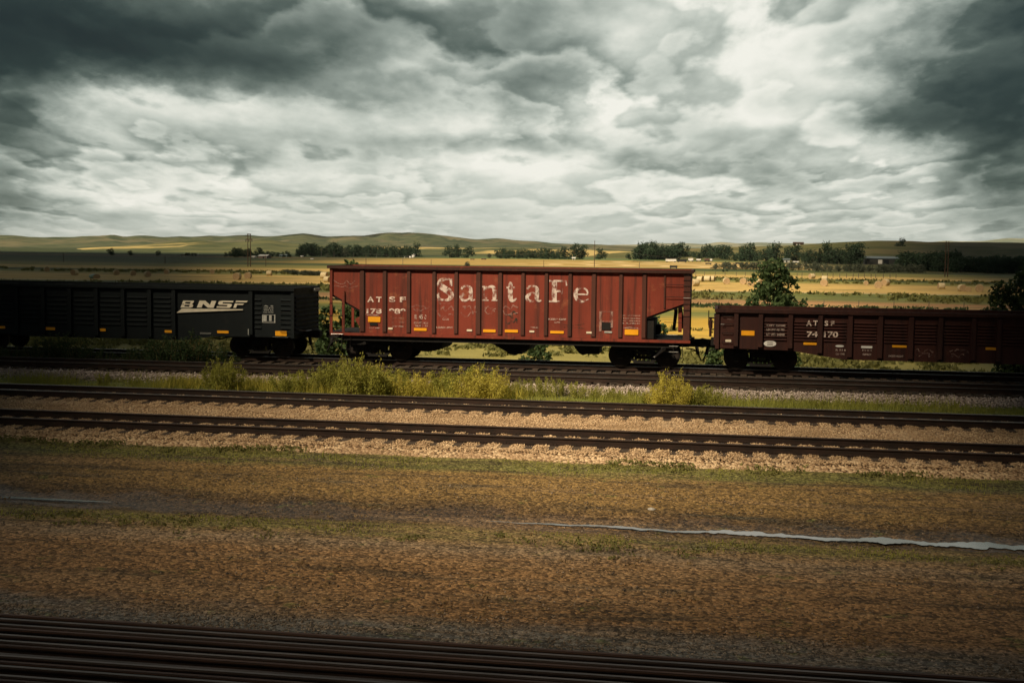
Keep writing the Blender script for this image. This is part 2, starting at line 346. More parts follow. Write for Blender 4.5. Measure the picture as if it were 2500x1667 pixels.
farst = [(14, olive), (22, (.10, .13, .05)), (27, (.09, .14, .05)), (28, (.34, .24, .075)), (43, (.40, .27, .085)), (45, dgreen), (49, (.05, .07, .024)), (50.5, olive), (57, (.24, .21, .06)), (58.5, gold2), (65, gold2),
         (66, dgreen), (69, dgreen), (70, (.20, .20, .055)), (75, (.24, .22, .06)), (77, gold2), (94, gold2), (96, (.62, .46, .24)), (98, green), (115, (.15, .155, .05)), (119, red), (130, (.42, .26, .12)), (132, dgreen), (135, (.36, .22, .11)),
         (141, (.34, .27, .06)), (151, green), (160, (.24, .22, .06)), (165, (.50, .33, .055)), (205, (.46, .31, .06)), (222, (.34, .27, .09)), (240, (.26, .235, .075)), (275, (.27, .24, .075))]
far = t.ramp(t.m('DIVIDE', t.m('SUBTRACT', Wd, 10.), 270.), [((p-10)/270, c) for p, c in farst])
# green meadow to the far left, brushy ground to the far right, windrows in the middle
lm = t.m('MULTIPLY', t.sstep(Wd, 52., 49.), t.sstep(t.m('ADD', X, t.m('MULTIPLY', nW, 120.)), -110., -190.))
leftc = t.ramp(t.m('DIVIDE', Wd, 60.), [(.35, (.028, .042, .018)), (.48, (.034, .05, .02)), (.52, (.13, .09, .035)), (.56, (.035, .052, .022)), (.72, (.06, .08, .028)), (.78, (.07, .09, .03)), (.85, (.24, .17, .06))])
far = t.mix(lm, far, leftc)
rm = t.m('MULTIPLY', t.sstep(Wd, 49., 47.), t.sstep(t.m('ADD', X, t.m('MULTIPLY', nW, 60.)), 50., 85.))
far = t.mix(rm, far, (.085, .085, .032))
xr = t.m('ADD', t.m('DIVIDE', X, 13.), t.m('MULTIPLY', t.m('SINE', t.m('DIVIDE', Y, 55.)), 2.2))
wrow = t.m('MULTIPLY', t.sstep(t.m('SINE', t.m('MULTIPLY', xr, 4.4)), .0, .8), t.m('MULTIPLY', t.sstep(X, -115., -70.), t.m('MULTIPLY', t.sstep(X, 75., 45.), t.m('MULTIPLY', t.sstep(Wv, 29., 31.), t.sstep(Wv, 45., 43.)))))
far = t.mix(t.m('MULTIPLY', wrow, .8), far, (.66, .50, .26))
far = t.mix(t.m('MULTIPLY', t.sstep(nW2, .53, .63), .6), far, (.13, .145, .045))
far = t.mix(t.m('MULTIPLY', t.sstep(t.noise(t.v('MULTIPLY', pos, (.3, 1, 1)), .9, 5, .7), .58, .72), .35), far, (.10, .11, .04))
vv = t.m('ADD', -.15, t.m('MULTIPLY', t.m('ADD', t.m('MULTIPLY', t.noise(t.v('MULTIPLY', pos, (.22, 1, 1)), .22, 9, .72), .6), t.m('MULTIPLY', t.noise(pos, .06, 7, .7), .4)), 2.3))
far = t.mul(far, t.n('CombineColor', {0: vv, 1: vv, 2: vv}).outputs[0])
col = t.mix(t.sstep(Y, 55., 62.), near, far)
bh = t.m('ADD', t.m('MULTIPLY', vor.outputs['Distance'], -1.0), t.m('MULTIPLY', nF, 1.2))
bn = t.n('Bump', {'Strength': .8, 'Distance': .03, 'Height': bh})
wet = t.m('MULTIPLY', t.sstep(Yd, 22.1, 22.5), t.sstep(Yd, 23.6, 23.2))
setb(t, b, Base_Color=col, Roughness=t.m('SUBTRACT', .92, t.m('MULTIPLY', wet, .45)), Specular_IOR_Level=.2, Normal=bn.outputs[0])
go = link('ground', np_mesh('ground', np.stack([XX, YY, ZZ], -1).reshape(-1, 3), fc), gm, None, True); tag(go, kind='structure')

# puddle water in the wheel rut
def puddle(pts, z):
    mb = MB(); n = len(pts); vs = []
    for (x, y, w) in pts: vs += [(x, y-w/2, z), (x, y+w/2, z)]
    mb.add(vs, [(2*i, 2*i+2, 2*i+3, 2*i+1) for i in range(n-1)]); return mb
wm, t, b = principled('puddle_water')
pos = t.n('NewGeometry').outputs['Position']
bn = t.n('Bump', {'Strength': .03, 'Distance': .01, 'Height': t.noise(pos, 6, 3)})
setb(t, b, Base_Color=(.10, .085, .06), Roughness=.06, Specular_IOR_Level=.8, Normal=bn.outputs[0])
def ribwater(x0, n, dx, wf, z):
    vs = []
    for i in range(n):
        x = x0+i*dx; yc = 22.72+.16*fnoise(x, 0, .7)+.06*fnoise(x, 9, 2.7)-.012*(x+4.3); w = wf(i/n, x)
        e1 = w*(.5+.55*fnoise(x, 1, 2.3)+.35*fnoise(x, 2, 6.)+.2*fnoise(x, 3, 15.)); e2 = w*(.5+.55*fnoise(x, 11, 2.1)+.35*fnoise(x, 12, 5.)+.2*fnoise(x, 13, 14.))
        vs += [(x, yc-max(.004, e1), z), (x, yc+max(.004, e2), z)]
    mb = MB(); mb.add(vs, [(2*i, 2*i+2, 2*i+3, 2*i+1) for i in range(n-1)]); return mb
a = ribwater(-4.3, 660, .03, lambda f, x: (.17 if x < 0 else .34 if x < 3 else .46)*min(1, f*12, (1-f)*6)*(.75+.5*fnoise(x, 5, .8)), -.585)
tag(a.build('water', wm), kind='structure')
pts = [(-14.6+i*.16, 22.75+.05*fnoise(i*.16, 8, 1.), .10*math.sin(math.pi*(i+.5)/18)+.02) for i in range(18)]
tag(puddle(pts, -.583).build('water', wm), kind='structure')

# ballast beds with mounds between the ties
TIE = .58
def tieoff(Yc): return (Yc*1.37) % TIE
def bedz(x, y, Yc):
    d = abs(((x-tieoff(Yc)) % TIE)-TIE/2)/(TIE/2)          # 0 midway between ties, 1 on a tie
    return .045*max(0, 1-d**2)*(1 if abs(y-Yc) < 1.25 else max(0, 1-(abs(y-Yc)-1.25)/.35))
stone_t = [('tan', (.44, .30, .17), (.66, .49, .30), (.27, .17, .095)), ('pink', (.36, .29, .25), (.55, .47, .42), (.20, .16, .13)), ('dark', (.055, .045, .035), (.12, .09, .07), (.03, .025, .02))]
stone_t.append(('grit', (.16, .12, .085), (.30, .24, .18), (.06, .055, .05)))
for nme, c1, c2, c3 in stone_t:
    mt, t, b = principled('ballast_'+nme)
    g = t.n('NewGeometry'); rv = g.outputs['Random Per Island']
    c = t.ramp(rv, [(0, tuple(q*.5 for q in c3)), (.12, c3), (.45, c1), (.85, c2), (1, tuple(min(.8, q*1.2) for q in c2))])
    c = t.mix(t.sstep(t.noise(g.outputs['Position'], .8, 4, .6), .4, .7), c, tuple(q*.8 for q in c1))
    setb(t, b, Base_Color=c, Roughness=.9, Specular_IOR_Level=.2); M['st_'+nme] = mt
    mt, t, b = principled('ballast_bed_'+nme)
    pos = t.n('NewGeometry').outputs['Position']
    v1 = t.n('TexVoronoi', {'Vector': pos, 'Scale': 15.}); v2 = t.n('TexVoronoi', {'Vector': pos, 'Scale': 27.})
    rr = t.n('SeparateColor', {0: v1.outputs['Color']}).outputs[0]
    c = t.ramp(rr, [(0, c3), (.35, c1), (.9, c2)])
    c = t.mix(t.sstep(v1.outputs['Distance'], .55, .8), c, tuple(q*.35 for q in c3))
    c = t.mix(t.m('MULTIPLY', t.sstep(t.noise(pos, .9, 5, .6), .42, .66), .5), c, c3)
    bn = t.n('Bump', {'Strength': 1., 'Distance': .04, 'Height': t.m('ADD', t.m('MULTIPLY', v1.outputs['Distance'], -1.), t.m('MULTIPLY', v2.outputs['Distance'], -.4))})
    setb(t, b, Base_Color=c, Roughness=.92, Specular_IOR_Level=.15, Normal=bn.outputs[0]); M['bed_'+nme] = mt
def bed(name, y0, y1, centres, zc, key, x0=-36, x1=16):
    xs = np.arange(x0, x1, .145); yv = np.arange(y0, y1+.01, .2); V = []
    for y in yv:
        e = min(1, (y-y0)/.8, (y1-y)/.8)
        for x in xs:
            z = zc*e-.55*(1-e) + .03*fnoise(x, y, 1.3, 5.)
            for Yc in centres: z += bedz(x, y, Yc)
            V.append((x, y, z))
    nr, nc = len(yv), len(xs); idx = np.arange(nr*nc).reshape(nr, nc)
    fc = np.stack([idx[:-1, :-1], idx[:-1, 1:], idx[1:, 1:], idx[1:, :-1]], -1).reshape(-1, 4)
    o = link(name, np_mesh(name, np.array(V), fc), M['bed_'+key], None, True); tag(o, kind='structure'); return o
T4, T3, T2, T1 = 30.27, 35.92, 44.62, 49.12
bed('ballast', 28.0, 38.2, (T4, T3), -.232, 'tan', -36, 28)
bed('ballast', 42.4, 51.6, (T2, T1), -.28, 'dark', -46, 28)
def stones(name, n, x0, x1, yfun, zfun, size, mt):
    x = RNG.uniform(x0, x1, n); y = yfun(n)
    base = np.array([[1,0,0],[-1,0,0],[0,1,0],[0,-1,0],[0,0,1],[0,0,-1]], float)
    tri = np.array([[0,2,4],[2,1,4],[1,3,4],[3,0,4],[2,0,5],[1,2,5],[3,1,5],[0,3,5]])
    s = RNG.uniform(size[0], size[1], n)
    v = base[None]*s[:, None, None]*RNG.uniform(.6, 1.25, (n, 6, 1)) + RNG.normal(0, .18, (n, 6, 3))*s[:, None, None]
    a = RNG.uniform(0, 6.28, n); ca, sa = np.cos(a), np.sin(a)
    vx = v[..., 0]*ca[:, None]-v[..., 1]*sa[:, None]; vy = v[..., 0]*sa[:, None]+v[..., 1]*ca[:, None]
    z = zfun(x, y)+s*RNG.uniform(-.1, .6, n)
    P_ = np.stack([vx+x[:, None], vy+y[:, None], v[..., 2]*.75+z[:, None]], -1).reshape(-1, 3)
    fcs = (tri[None]+np.arange(n)[:, None, None]*6).reshape(-1, 3)
    o = link(name, np_mesh(name, P_, fcs), mt); return o
def zb(centres, zc):
    def f(x, y):
        z = np.full(len(x), zc)
        for Yc in centres:
            d = np.abs(((x-tieoff(Yc)) % TIE)-TIE/2)/(TIE/2); z = z+np.clip((1.6-np.abs(y-Yc))/.35, 0, 1)*.045*np.maximum(0, 1-d**2)
        return z
    return f
s_ = stones('ballast_stones', 125000, -27, 13, lambda n: RNG.uniform(28.6, 37.9, n), zb((T4, T3), -.232), (.013, .032), M['st_tan'])
tag(s_, 'tan crushed ballast stones between the two near empty tracks', kind='stuff')
s_ = stones('ballast_stones', 22000, -30, 13, lambda n: RNG.triangular(41.6, 42.9, 44.0, n), lambda x, y: np.where(y > 43.0, -.28, -.28-.13*(43.0-y)), (.02, .06), M['st_pink'])
tag(s_, 'pinkish grey ballast stones on the slope before the third track', kind='stuff')
s_ = stones('gravel', 26000, -15, 8, lambda n: np.concatenate([RNG.uniform(14.4, 27.8, n//2), RNG.triangular(14.3, 15, 16.4, n-n//2)]), lambda x, y: gz(x, y)-.005, (.007, .024), M['st_grit'])
tag(s_, 'loose grey gravel strewn over the brown dirt beside the rail pile', kind='stuff')

# ------------------------------------------------------------------ rails and tracks
def rail_prof(y, z):     # ring of (y, z) points, head top at z
    p = [(-.07, -.175), (.07, -.175), (.07, -.163), (.012, -.148), (.010, -.045), (.034, -.034), (.036, -.008), (.028, 0), (-.028, 0), (-.036, -.008), (-.034, -.034), (-.010, -.045), (-.012, -.148), (-.07, -.163)]
    return [(y+a, z+b_) for a, b_ in p]
def rail_mesh(mb, y, z, x0, x1, top=True):
    mb.prismx(rail_prof(y, z), x0, x1, 0)
    if top: mb.box(x0, x1, y-.026, y+.026, z-.004, z+.002, 1); mb.box(x0, x1, y-.0365, y-.030, z-.018, z-.007, 1)
def track(Yc, label, x0, x1, shiny, tie0=None):
    t0 = empty('railway_track', ((x0+x1)/2, Yc, -.2), label, 'railway track')
    for s in (-.7525, .7525):
        mb = MB(); rail_mesh(mb, Yc+s, 0, x0, x1); mb.build('rail', [M['rail'], M['railtop' if shiny else 'railtop2']], t0)
    first = None; x = tie0 or x0+.3; x = math.ceil((x-tieoff(Yc))/TIE)*TIE+tieoff(Yc)
    k = 0
    while x < x1-.2 and k < 100:
        if first is None:
            mb = MB(); mb.box(x-.115, x+.115, Yc-1.3, Yc+1.3, -.37, -.192, 0)
            for s in (-.7525, .7525):
                mb.box(x-.09, x+.09, Yc+s-.17, Yc+s+.17, -.192, -.178, 1)
                for q in (-1, 1): mb.box(x-.05, x-.02, Yc+s+q*.085-.015, Yc+s+q*.085+.015, -.178, -.15, 1); mb.box(x+.03, x+.06, Yc+s+q*.085-.015, Yc+s+q*.085+.015, -.178, -.15, 1)
            first = mb.build('tie', [M['tie'], M['rail']], t0); fx = x; first.location = (0, 0, 0)
        else:
            c = first.copy(); COL.objects.link(c); c.parent = t0; c.location = (x-fx, random.uniform(-.05, .05), random.uniform(-.012, .006))
        x += TIE; k += 1
track(T4, 'nearest empty railway track, bedded in tan ballast', -32, 26, False, -31)
track(T3, 'second empty railway track, between the tan ballast and the green grass strip', -34, 26, True, -32.5)
track(T2, 'third empty railway track, just in front of the freight train behind the weeds', -44, 26, True, -38)
track(T1, 'farthest railway track, the one carrying the freight train', -44, 26, True, -39)
# the pile of spare rails laid side by side below the window
ordn = ['first', 'second', 'third', 'fourth', 'fifth', 'sixth', 'seventh', 'eighth', 'ninth', 'tenth', 'eleventh', 'twelfth', 'thirteenth', 'fourteenth', 'fifteenth', 'sixteenth', 'seventeenth', 'eighteenth']
yy = 14.18
for i in range(14):
    mb = MB(); zt = -.17+random.uniform(-.03, .02)
    rail_mesh(mb, yy, zt, -34, 30, True)
    o = mb.build('spare_rail', [M['rail'], M['railtop2'] if i % 3 else M['railbrown']])
    tag(o, ('farthest' if i == 0 else ordn[i]) + (' spare rail of the rusty pile' if i == 0 else ' spare rail from the far edge of the rusty pile') + ' in the bottom foreground', 'rail', 'spare rails laid side by side in the foreground')
    yy -= random.choice([.155, .16, .17, .21])

# ------------------------------------------------------------------ train
NY, FY = 47.55, 50.69            # near and far side planes of the cars
def text(s_, x, z, h, w, y, mt, parent, name='lettering', boldness=0., shear=0.):
    cu = bpy.data.curves.new('tmp', 'FONT'); cu.body = s_; cu.offset = boldness; cu.shear = shear; cu.extrude = .0
    cu.size = 1; cu.fill_mode = 'FRONT'
    ob = bpy.data.objects.new('tmp', cu); COL.objects.link(ob); bpy.context.view_layer.update()
    me = bpy.data.meshes.new_from_object(ob.evaluated_get(bpy.context.evaluated_depsgraph_get()))
    bpy.data.objects.remove(ob); bpy.data.curves.remove(cu)
    v = np.empty(len(me.vertices)*3); me.vertices.foreach_get('co', v); v = v.reshape(-1, 3)
    mn, mx = v.min(0), v.max(0)
    q = np.stack([x+(v[:, 0]-mn[0])/(mx[0]-mn[0])*w, np.full(len(v), y), z+(v[:, 1]-mn[1])/(mx[1]-mn[1])*h], -1)
    me.vertices.foreach_set('co', q.ravel().astype('f')); me.update()
    return link(name, me, mt, parent)
def textpx(s_, px0, py0, px1, py1, mt, parent, y=NY-.008, **k):
    x0, z1 = S(px0, py0); x1, z0 = S(px1, py1); return text(s_, x0, z0, z1-z0, x1-x0, y, mt, parent, **k)
def platepx(px0, py0, px1, py1, mt, parent, name, y=NY-.012, th=.01):
    x0, z1 = S(px0, py0); x1, z0 = S(px1, py1); mb = MB(); mb.box(x0, x1, y, y+th, z0, z1, 0, min(.015, (z1-z0)*.2)); return mb.build(name, mt, parent)
def catmull(pts, n=6):
    out = []; P_ = [np.array(p, float) for p in pts]; P_ = [2*P_[0]-P_[1]]+P_+[2*P_[-1]-P_[-2]]
    for i in range(1, len(P_)-2):
        for k in range(n):
            u = k/n; a, b_, c, d = P_[i-1:i+3]
            out.append(.5*((2*b_)+(-a+c)*u+(2*a-5*b_+4*c-d)*u*u+(-a+3*b_-3*c+d)*u**3))
    out.append(P_[-2]); return out
def ribbon(mb, pts, X0, Z0, w, h, y):    # pts: (u, v, width) in a unit box
    q = catmull(pts); vs = []; n = len(q)
    for i, p in enumerate(q):
        a = q[max(i-1, 0)]; c = q[min(i+1, n-1)]; d = np.array([(c[0]-a[0])*w, (c[1]-a[1])*h]); L_ = max(1e-6, np.linalg.norm(d)); nn = np.array([-d[1], d[0]])/L_
        W_ = p[2]*h*.58
        for s in (1, -1): vs.append((X0+p[0]*w+s*nn[0]*W_, y, Z0+p[1]*h+s*nn[1]*W_))
    mb.add(vs, [(2*i, 2*i+1, 2*i+3, 2*i+2) for i in range(n-1)])
GLY = {
 'S': [[(.86,.72,.10),(.80,.93,.07),(.52,.97,.09),(.22,.88,.17),(.17,.70,.22),(.42,.55,.24),(.74,.40,.25),(.86,.22,.22),(.70,.06,.12),(.40,.03,.08),(.12,.10,.10),(.06,.30,.10)], [(.90,.99,.03),(.89,.66,.05)], [(.07,.0,.03),(.08,.36,.05)]],
 'a': [[(.10,.78,.12),(.22,.95,.13),(.50,.98,.12),(.68,.85,.20),(.70,.55,.24),(.70,.20,.22),(.82,.05,.12),(.98,.10,.07)], [(.68,.58,.10),(.35,.52,.14),(.10,.32,.20),(.18,.07,.17),(.42,.04,.12),(.68,.22,.08)]],
 'n': [[(.02,.94,.08),(.22,.94,.12)], [(.22,.98,.22),(.22,.05,.22)], [(.02,.03,.08),(.42,.03,.08)], [(.28,.75,.08),(.48,.95,.13),(.70,.92,.20),(.78,.70,.24),(.78,.05,.24)], [(.60,.03,.08),(.99,.03,.08)]],
 't': [[(.40,1.,.10),(.38,.80,.20),(.38,.30,.22),(.46,.06,.18),(.68,.02,.12),(.90,.14,.06)], [(.05,.70,.09),(.85,.70,.09)]],
 'F': [[(.30,.99,.20),(.30,.02,.20)], [(.02,.03,.07),(.62,.03,.07)], [(.02,.97,.07),(.92,.97,.07)], [(.92,.99,.05),(.96,.76,.06)], [(.30,.50,.08),(.72,.50,.08)], [(.72,.62,.05),(.72,.38,.05)]],
 'e': [[(.14,.52,.08),(.55,.53,.09),(.84,.54,.10),(.80,.82,.12),(.55,.98,.10),(.25,.88,.18),(.12,.52,.24),(.24,.14,.20),(.55,.02,.13),(.90,.20,.06)]],
}
def glyph(ch, px0, py0, px1, py1, mt, parent, y=NY-.008):
    x0, z1 = S(px0, py0); x1, z0 = S(px1, py1); 
    mb = MB()
    for k, st in enumerate(GLY[ch]): ribbon(mb, st, x0, z0, x1-x0, z1-z0, y-.0006*k)
    return mb.build('lettering', mt, parent)
def scribble(px0, py0, px1, py1, mt, parent, seed, n=9, w=.05, y=NY-.007):
    rnd = random.Random(seed); x0, z1 = S(px0, py0); x1, z0 = S(px1, py1); mb = MB()
    for s in range(2):
        pts = [(min(1, max(0, (i+.5)/n+rnd.uniform(-.12, .12))), rnd.random()*.5+.5*(1-s), w*rnd.uniform(.6, 1.3)) for i in range(n)]
        ribbon(mb, pts, x0, z0, x1-x0, z1-z0, y-.0006*s)
    return mb.build('graffiti', mt, parent)

def make_truck(cx, parent):
    t0 = empty('truck', (0, 0, 0)); t0.parent = parent
    t0.location = Vector((cx, 49.12, 0))-off(parent)
    for dx in (-.915, .915):
        for s in (-1, 1):
            wy = 49.12+s*.7525; mb = MB()
            mb.lathe_y(cx+dx, .455, [(wy-s*.085, .0), (wy-s*.085, .10), (wy-s*.03, .14), (wy-s*.02, .36), (wy-s*.075, .40), (wy-s*.08, .45), (wy+s*.045, .462), (wy+s*.06, .488), (wy+s*.085, .48), (wy+s*.075, .38), (wy+s*.02, .15), (wy+s*.09, .10), (wy+s*.09, 0)], 30)
            mb.build('wheel', M['wheel'], t0, True)
        mb = MB(); mb.tube([(cx+dx, 48.05, .455), (cx+dx, 50.19, .455)], .075, 12); mb.build('axle', M['under'], t0, True)
    for s in (-1, 1):
        ya = 49.12+s*.985; y0, y1 = ya-.075, ya+.075; mb = MB()
        mb.prism([(cx-1.12,.50),(cx-1.12,.60),(cx-.72,.66),(cx-.42,.80),(cx+.42,.80),(cx+.72,.66),(cx+1.12,.60),(cx+1.12,.50),(cx+.80,.52),(cx+.45,.66),(cx-.45,.66),(cx-.80,.52)], y0, y1)
        for q in (-1, 1):
            mb.prism([(cx+q*.80,.52),(cx+q*.66,.52),(cx+q*.28,.24),(cx+q*.36,.17)], y0+.004, y1-.004)
            mb.prism([(cx+q*.36,.66),(cx+q*.27,.66),(cx+q*.27,.25),(cx+q*.36,.25)], y0+.008, y1-.008)
            mb.prism([(cx+q*.80,.56),(cx+q*1.03,.56),(cx+q*1.03,.38),(cx+q*.97,.34),(cx+q*.86,.34),(cx+q*.80,.38)], y0-.03, y1+.02)
            mb.tube([(cx+q*.915, ya-s*.02-.13 if s < 0 else ya+.09, .455), (cx+q*.915, ya-.06 if s < 0 else ya+.15, .455)], .07, 12)
        mb.box(cx-.40, cx+.40, y0-.01, y1+.01, .15, .245)
        mb.build('side_frame', M['under'], t0)
        sp_ = MB()
        for q in (-.17, 0, .17):
            n = 40; sp_.tube([(cx+q+.062*math.cos(i*2*math.pi/8), ya+.062*math.sin(i*2*math.pi/8), .25+i/n*.25) for i in range(n+1)], .016, 5)
        sp_.build('spring', M['wheel'], t0)
        if s < 0: mb = MB(); mb.box(cx-.27, cx+.27, 48.02, 50.2, .50, .655, 0, .03); mb.build('bolster', M['under'], t0)
    return t0
def coupler(xe, d, parent, zc=.93):   # d: direction away from the car
    mb = MB(); mb.box(min(xe, xe-d*.9), max(xe, xe-d*.9), 48.98, 49.26, zc-.17, zc+.17)
    x2 = xe+d*.42; mb.box(min(xe, x2), max(xe, x2), 48.98, 49.26, zc-.15, zc+.15); mb.box(min(xe, xe+d*.2), max(xe, xe+d*.2), 48.6, 49.64, zc-.05, zc+.20)
    mb.prism([(x2-d*.05, zc-.15), (x2+d*.14, zc-.17), (x2+d*.24, zc-.10), (x2+d*.24, zc+.12), (x2+d*.12, zc+.19), (x2-d*.05, zc+.15)], 48.93 if d > 0 else 49.0, 49.24 if d > 0 else 49.31)
    mb.build('coupler', M['under'], parent)
    hb = MB(); hb.tube([tuple(p) for p in catmull([(xe-d*.12, 48.7, zc-.20), (xe+d*.16, 48.6, zc-.22), (xe+d*.34, 48.6, zc-.36), (xe+d*.49, 48.62, zc-.66)], 5)], .028, 7)
    hb.tube([(xe+d*.30, 48.7, zc-.12), (xe+d*.36, 48.7, zc-.42)], .07, 7)
    hb.build('brake_hose', M['under'], parent, True)
def ladder(x0, x1, zs, y, parent, name='grab_iron', mt=None):
    for z in zs:
        mb = MB(); mb.tube([(x0, y+.07, z), (x0, y, z), (x1, y, z), (x1, y+.07, z)], .011, 6); mb.build(name, mt or M['under'], parent)

# ---- red hopper
HX0, HX1, HT, HB = -15.27, -.90, 3.80, 1.13
car = empty('hopper_car', ((HX0+HX1)/2, 49.12, 0), 'rusty red open top hopper car with large faded white lettering, middle of the freight train', 'hopper car')
ribs = [(877,891),(933,945),(992,1003),(1054,1065),(1108,1119),(1161,1175),(1215,1227),(1271,1282),(1328,1339),(1386,1397),(1443,1456),(1510,1521),(1567,1579)]
ribx = [(S(a, 740)[0], S(b_, 740)[0]) for a, b_ in ribs]
xi0, xi1 = ribx[0][0]+.02, ribx[-1][1]-.02
LT = [(HX0, HT), (HX1, HT), (HX1-.03, 2.62), (xi1, 1.98), (xi1, HB), (xi0, HB), (xi0, 2.04), (HX0+.03, 2.69)]
for y0 in (NY+.06, FY-.10):
    mb = MB(); mb.prism(LT, y0, y0+.04); mb.build('side_panel', M['hopper'], car)
mb = MB()          # sloped end sheets, inner bays
for (xa, za, xb, zb_) in ((HX0+.02, 2.70, xi0+1.5, 1.0), (HX1-.02, 2.63, xi1-1.5, .95)):
    mb = MB()
    xm, zm = (xi0, 2.06) if xb > xa else (xi1, 2.0)
    mb.prism([(xa, za), (xa, za-.10), (xm, zm-.10), (xb, zb_-.10), (xb, zb_), (xm, zm)], NY+.104, FY-.104); mb.build('slope_sheet', M['under'], car)
mb = MB(); mb.box(HX0+.02, HX0+.07, NY+.104, FY-.104, 2.70, HT-.02); mb.box(HX1-.07, HX1-.02, NY+.104, FY-.104, 2.63, HT-.02); mb.build('end_panel', M['hopper'], car)
mb = MB(); mb.box(xi0-.0, xi0+.06, NY+.108, FY-.108, .9, 1.7); mb.build('bay_wall', M['under'], car)
mb = MB(); mb.box(xi1-.06, xi1+.30, NY+.108, FY-.108, 1.15, 1.85); mb.build('bay_wall', M['under'], car)
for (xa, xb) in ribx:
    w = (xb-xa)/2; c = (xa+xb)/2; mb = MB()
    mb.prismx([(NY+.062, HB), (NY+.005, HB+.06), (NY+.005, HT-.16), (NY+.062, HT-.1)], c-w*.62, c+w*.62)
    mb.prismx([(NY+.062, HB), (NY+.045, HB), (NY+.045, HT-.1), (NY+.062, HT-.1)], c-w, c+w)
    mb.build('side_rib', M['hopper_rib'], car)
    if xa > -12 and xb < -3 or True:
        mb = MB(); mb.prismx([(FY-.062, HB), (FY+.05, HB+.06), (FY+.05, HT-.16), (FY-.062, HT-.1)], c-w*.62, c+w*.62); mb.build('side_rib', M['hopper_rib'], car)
x622 = S(1622, 740)[0]
mb = MB(); mb.box(x622-.03, x622+.03, NY+.02, NY+.062, 2.35, HT-.1); mb.build('side_rib', M['hopper_rib'], car)
for y0 in (NY-.06, FY-.06):
    mb = MB(); mb.box(HX0-.10, HX1+.10, y0, y0+.12, HT-.105, HT+.015, 0, .02); mb.build('top_chord', M['chord'], car)
for x0 in (HX0-.08, HX1-.02):
    mb = MB(); mb.box(x0, x0+.10, NY+.062, FY-.062, HT-.10, HT+.01); mb.build('top_chord', M['chord'], car)
for y0 in (NY-.02, FY-.08):          # side sill: red lip and black channel
    mb = MB(); mb.box(HX0+.02, HX1+.02, y0, y0+.10, HB-.11, HB-.005, 0, .01); mb.build('side_sill', M['hopper'] if y0 < 48 else M['hopper_rib'], car)
mb = MB(); mb.box(HX0+.5, HX1-.5, NY+.10, NY+.2, .82, HB-.115); mb.box(HX0+.1, HX1-.1, 48.9, 49.34, .80, 1.12); mb.build('centre_sill', M['under'], car)
mb = MB(); mb.box(HX0-.02, HX1+.02, NY+.3, FY-.3, HB-.02, HB+.02); mb.build('end_platform', M['under'], car)
for bay in ([(1000,838),(1004,842),(1028,856),(1049,858),(1053,854),(1074,853),(1080,848),(1084,836)],
            [(1205,838),(1209,841),(1243,860),(1246,864),(1262,866),(1276,855),(1291,854),(1292,848),(1297,838)],
            [(1392,838),(1401,842),(1411,856),(1416,862),(1424,866),(1440,862),(1454,860),(1458,854),(1476,844),(1486,838)]):
    pl = [S(a, b_, 48.3) for a, b_ in bay]; mb = MB(); mb.prism(pl, 48.1, 50.15)
    x0, x1, zb_ = min(p[0] for p in pl), max(p[0] for p in pl), min(p[1] for p in pl)
    mb.prismx([(48.3, 1.1), (50.0, 1.1), (49.9, zb_+.02), (48.4, zb_+.02)], x0+.55, x1-.4)
    mb.tube([(x0+.35, 48.02, .72), (x0+.35, 50.2, .72)], .03, 8)
    mb.build('hopper_bay', M['under'], car)
for (xa, xb, mt) in ((HX0, HX0+.11, 'hopper'), (S(835, 740)[0], S(841, 740)[0], 'hopper'), (HX1-.27, HX1-.02, 'hopper_rib')):
    for y0 in (NY+.0, FY-.12):
        mb = MB(); mb.box(xa, xb, y0, y0+.055, HB, 2.8 if xa < -5 and xa > HX0 + .2 else HT-.11); mb.build('end_post', M[mt], car)
# braces, ladders, handrails of the right end
mb = MB(); mb.prism([S(1655, 728), S(1664, 728), S(1664, 812), S(1655, 812)], NY+.25, NY+.30); mb.build('ladder_stile', M['hopper'], car)
mb = MB(); mb.prism([S(1648, 728), S(1658, 728), S(1668, 812), S(1659, 812)], 49.9, 49.96); mb.build('end_brace', M['under'], car)
mb = MB(); mb.prism([S(1640, 735), S(1650, 732), S(1652, 765), S(1646, 812), S(1638, 812), S(1643, 765)], 48.9, 48.96); mb.build('end_brace', M['under'], car)
gz_ = [S(1640, y)[1] for y in (667, 695, 725, 755, 787)]
ladder(S(1623, 740)[0], S(1668, 740)[0], gz_, NY-.02, car)
ladder(S(1668, 740)[0], S(1686, 740)[0], [S(1640, 727)[1]], NY-.06, car, mt=M['steelbar'])
ladder(S(1668, 740)[0], S(1684, 740)[0], [S(1640, y)[1] for y in (672, 684, 698, 712, 742, 757, 772)], NY-.01, car)
ladder(S(1630, 740)[0], S(1656, 740)[0], [S(1640, 817.5)[1]], NY-.05, car, mt=M['steelbar'])
ladder(S(809, 740)[0], S(838, 740)[0], [S(820, 815)[1]], NY-.05, car, mt=M['steelbar'])
ladder(S(806, 740)[0], S(836, 740)[0], [S(820, y)[1] for y in (740, 770)], NY-.02, car)
for z in (845, 859): ladder(S(1636, 740)[0], S(1658, 740)[0], [S(1640, z)[1]], NY-.02, car, 'stirrup_step', M['steelbar'])
for xq in (HX0+.5, HX1-.62): mb = MB(); mb.tube([(xq, NY+.05, 1.05), (xq, NY+.0, .45), (xq+.35, NY, .45), (xq+.35, NY+.05, 1.05)], .018, 6); mb.build('stirrup_step', M['under'], car)
mb = MB(); mb.prism([S(864, 779), S(877, 772), S(893, 812), S(884, 812)], NY+.12, NY+.16); mb.build('gusset', M['hopper'], car)
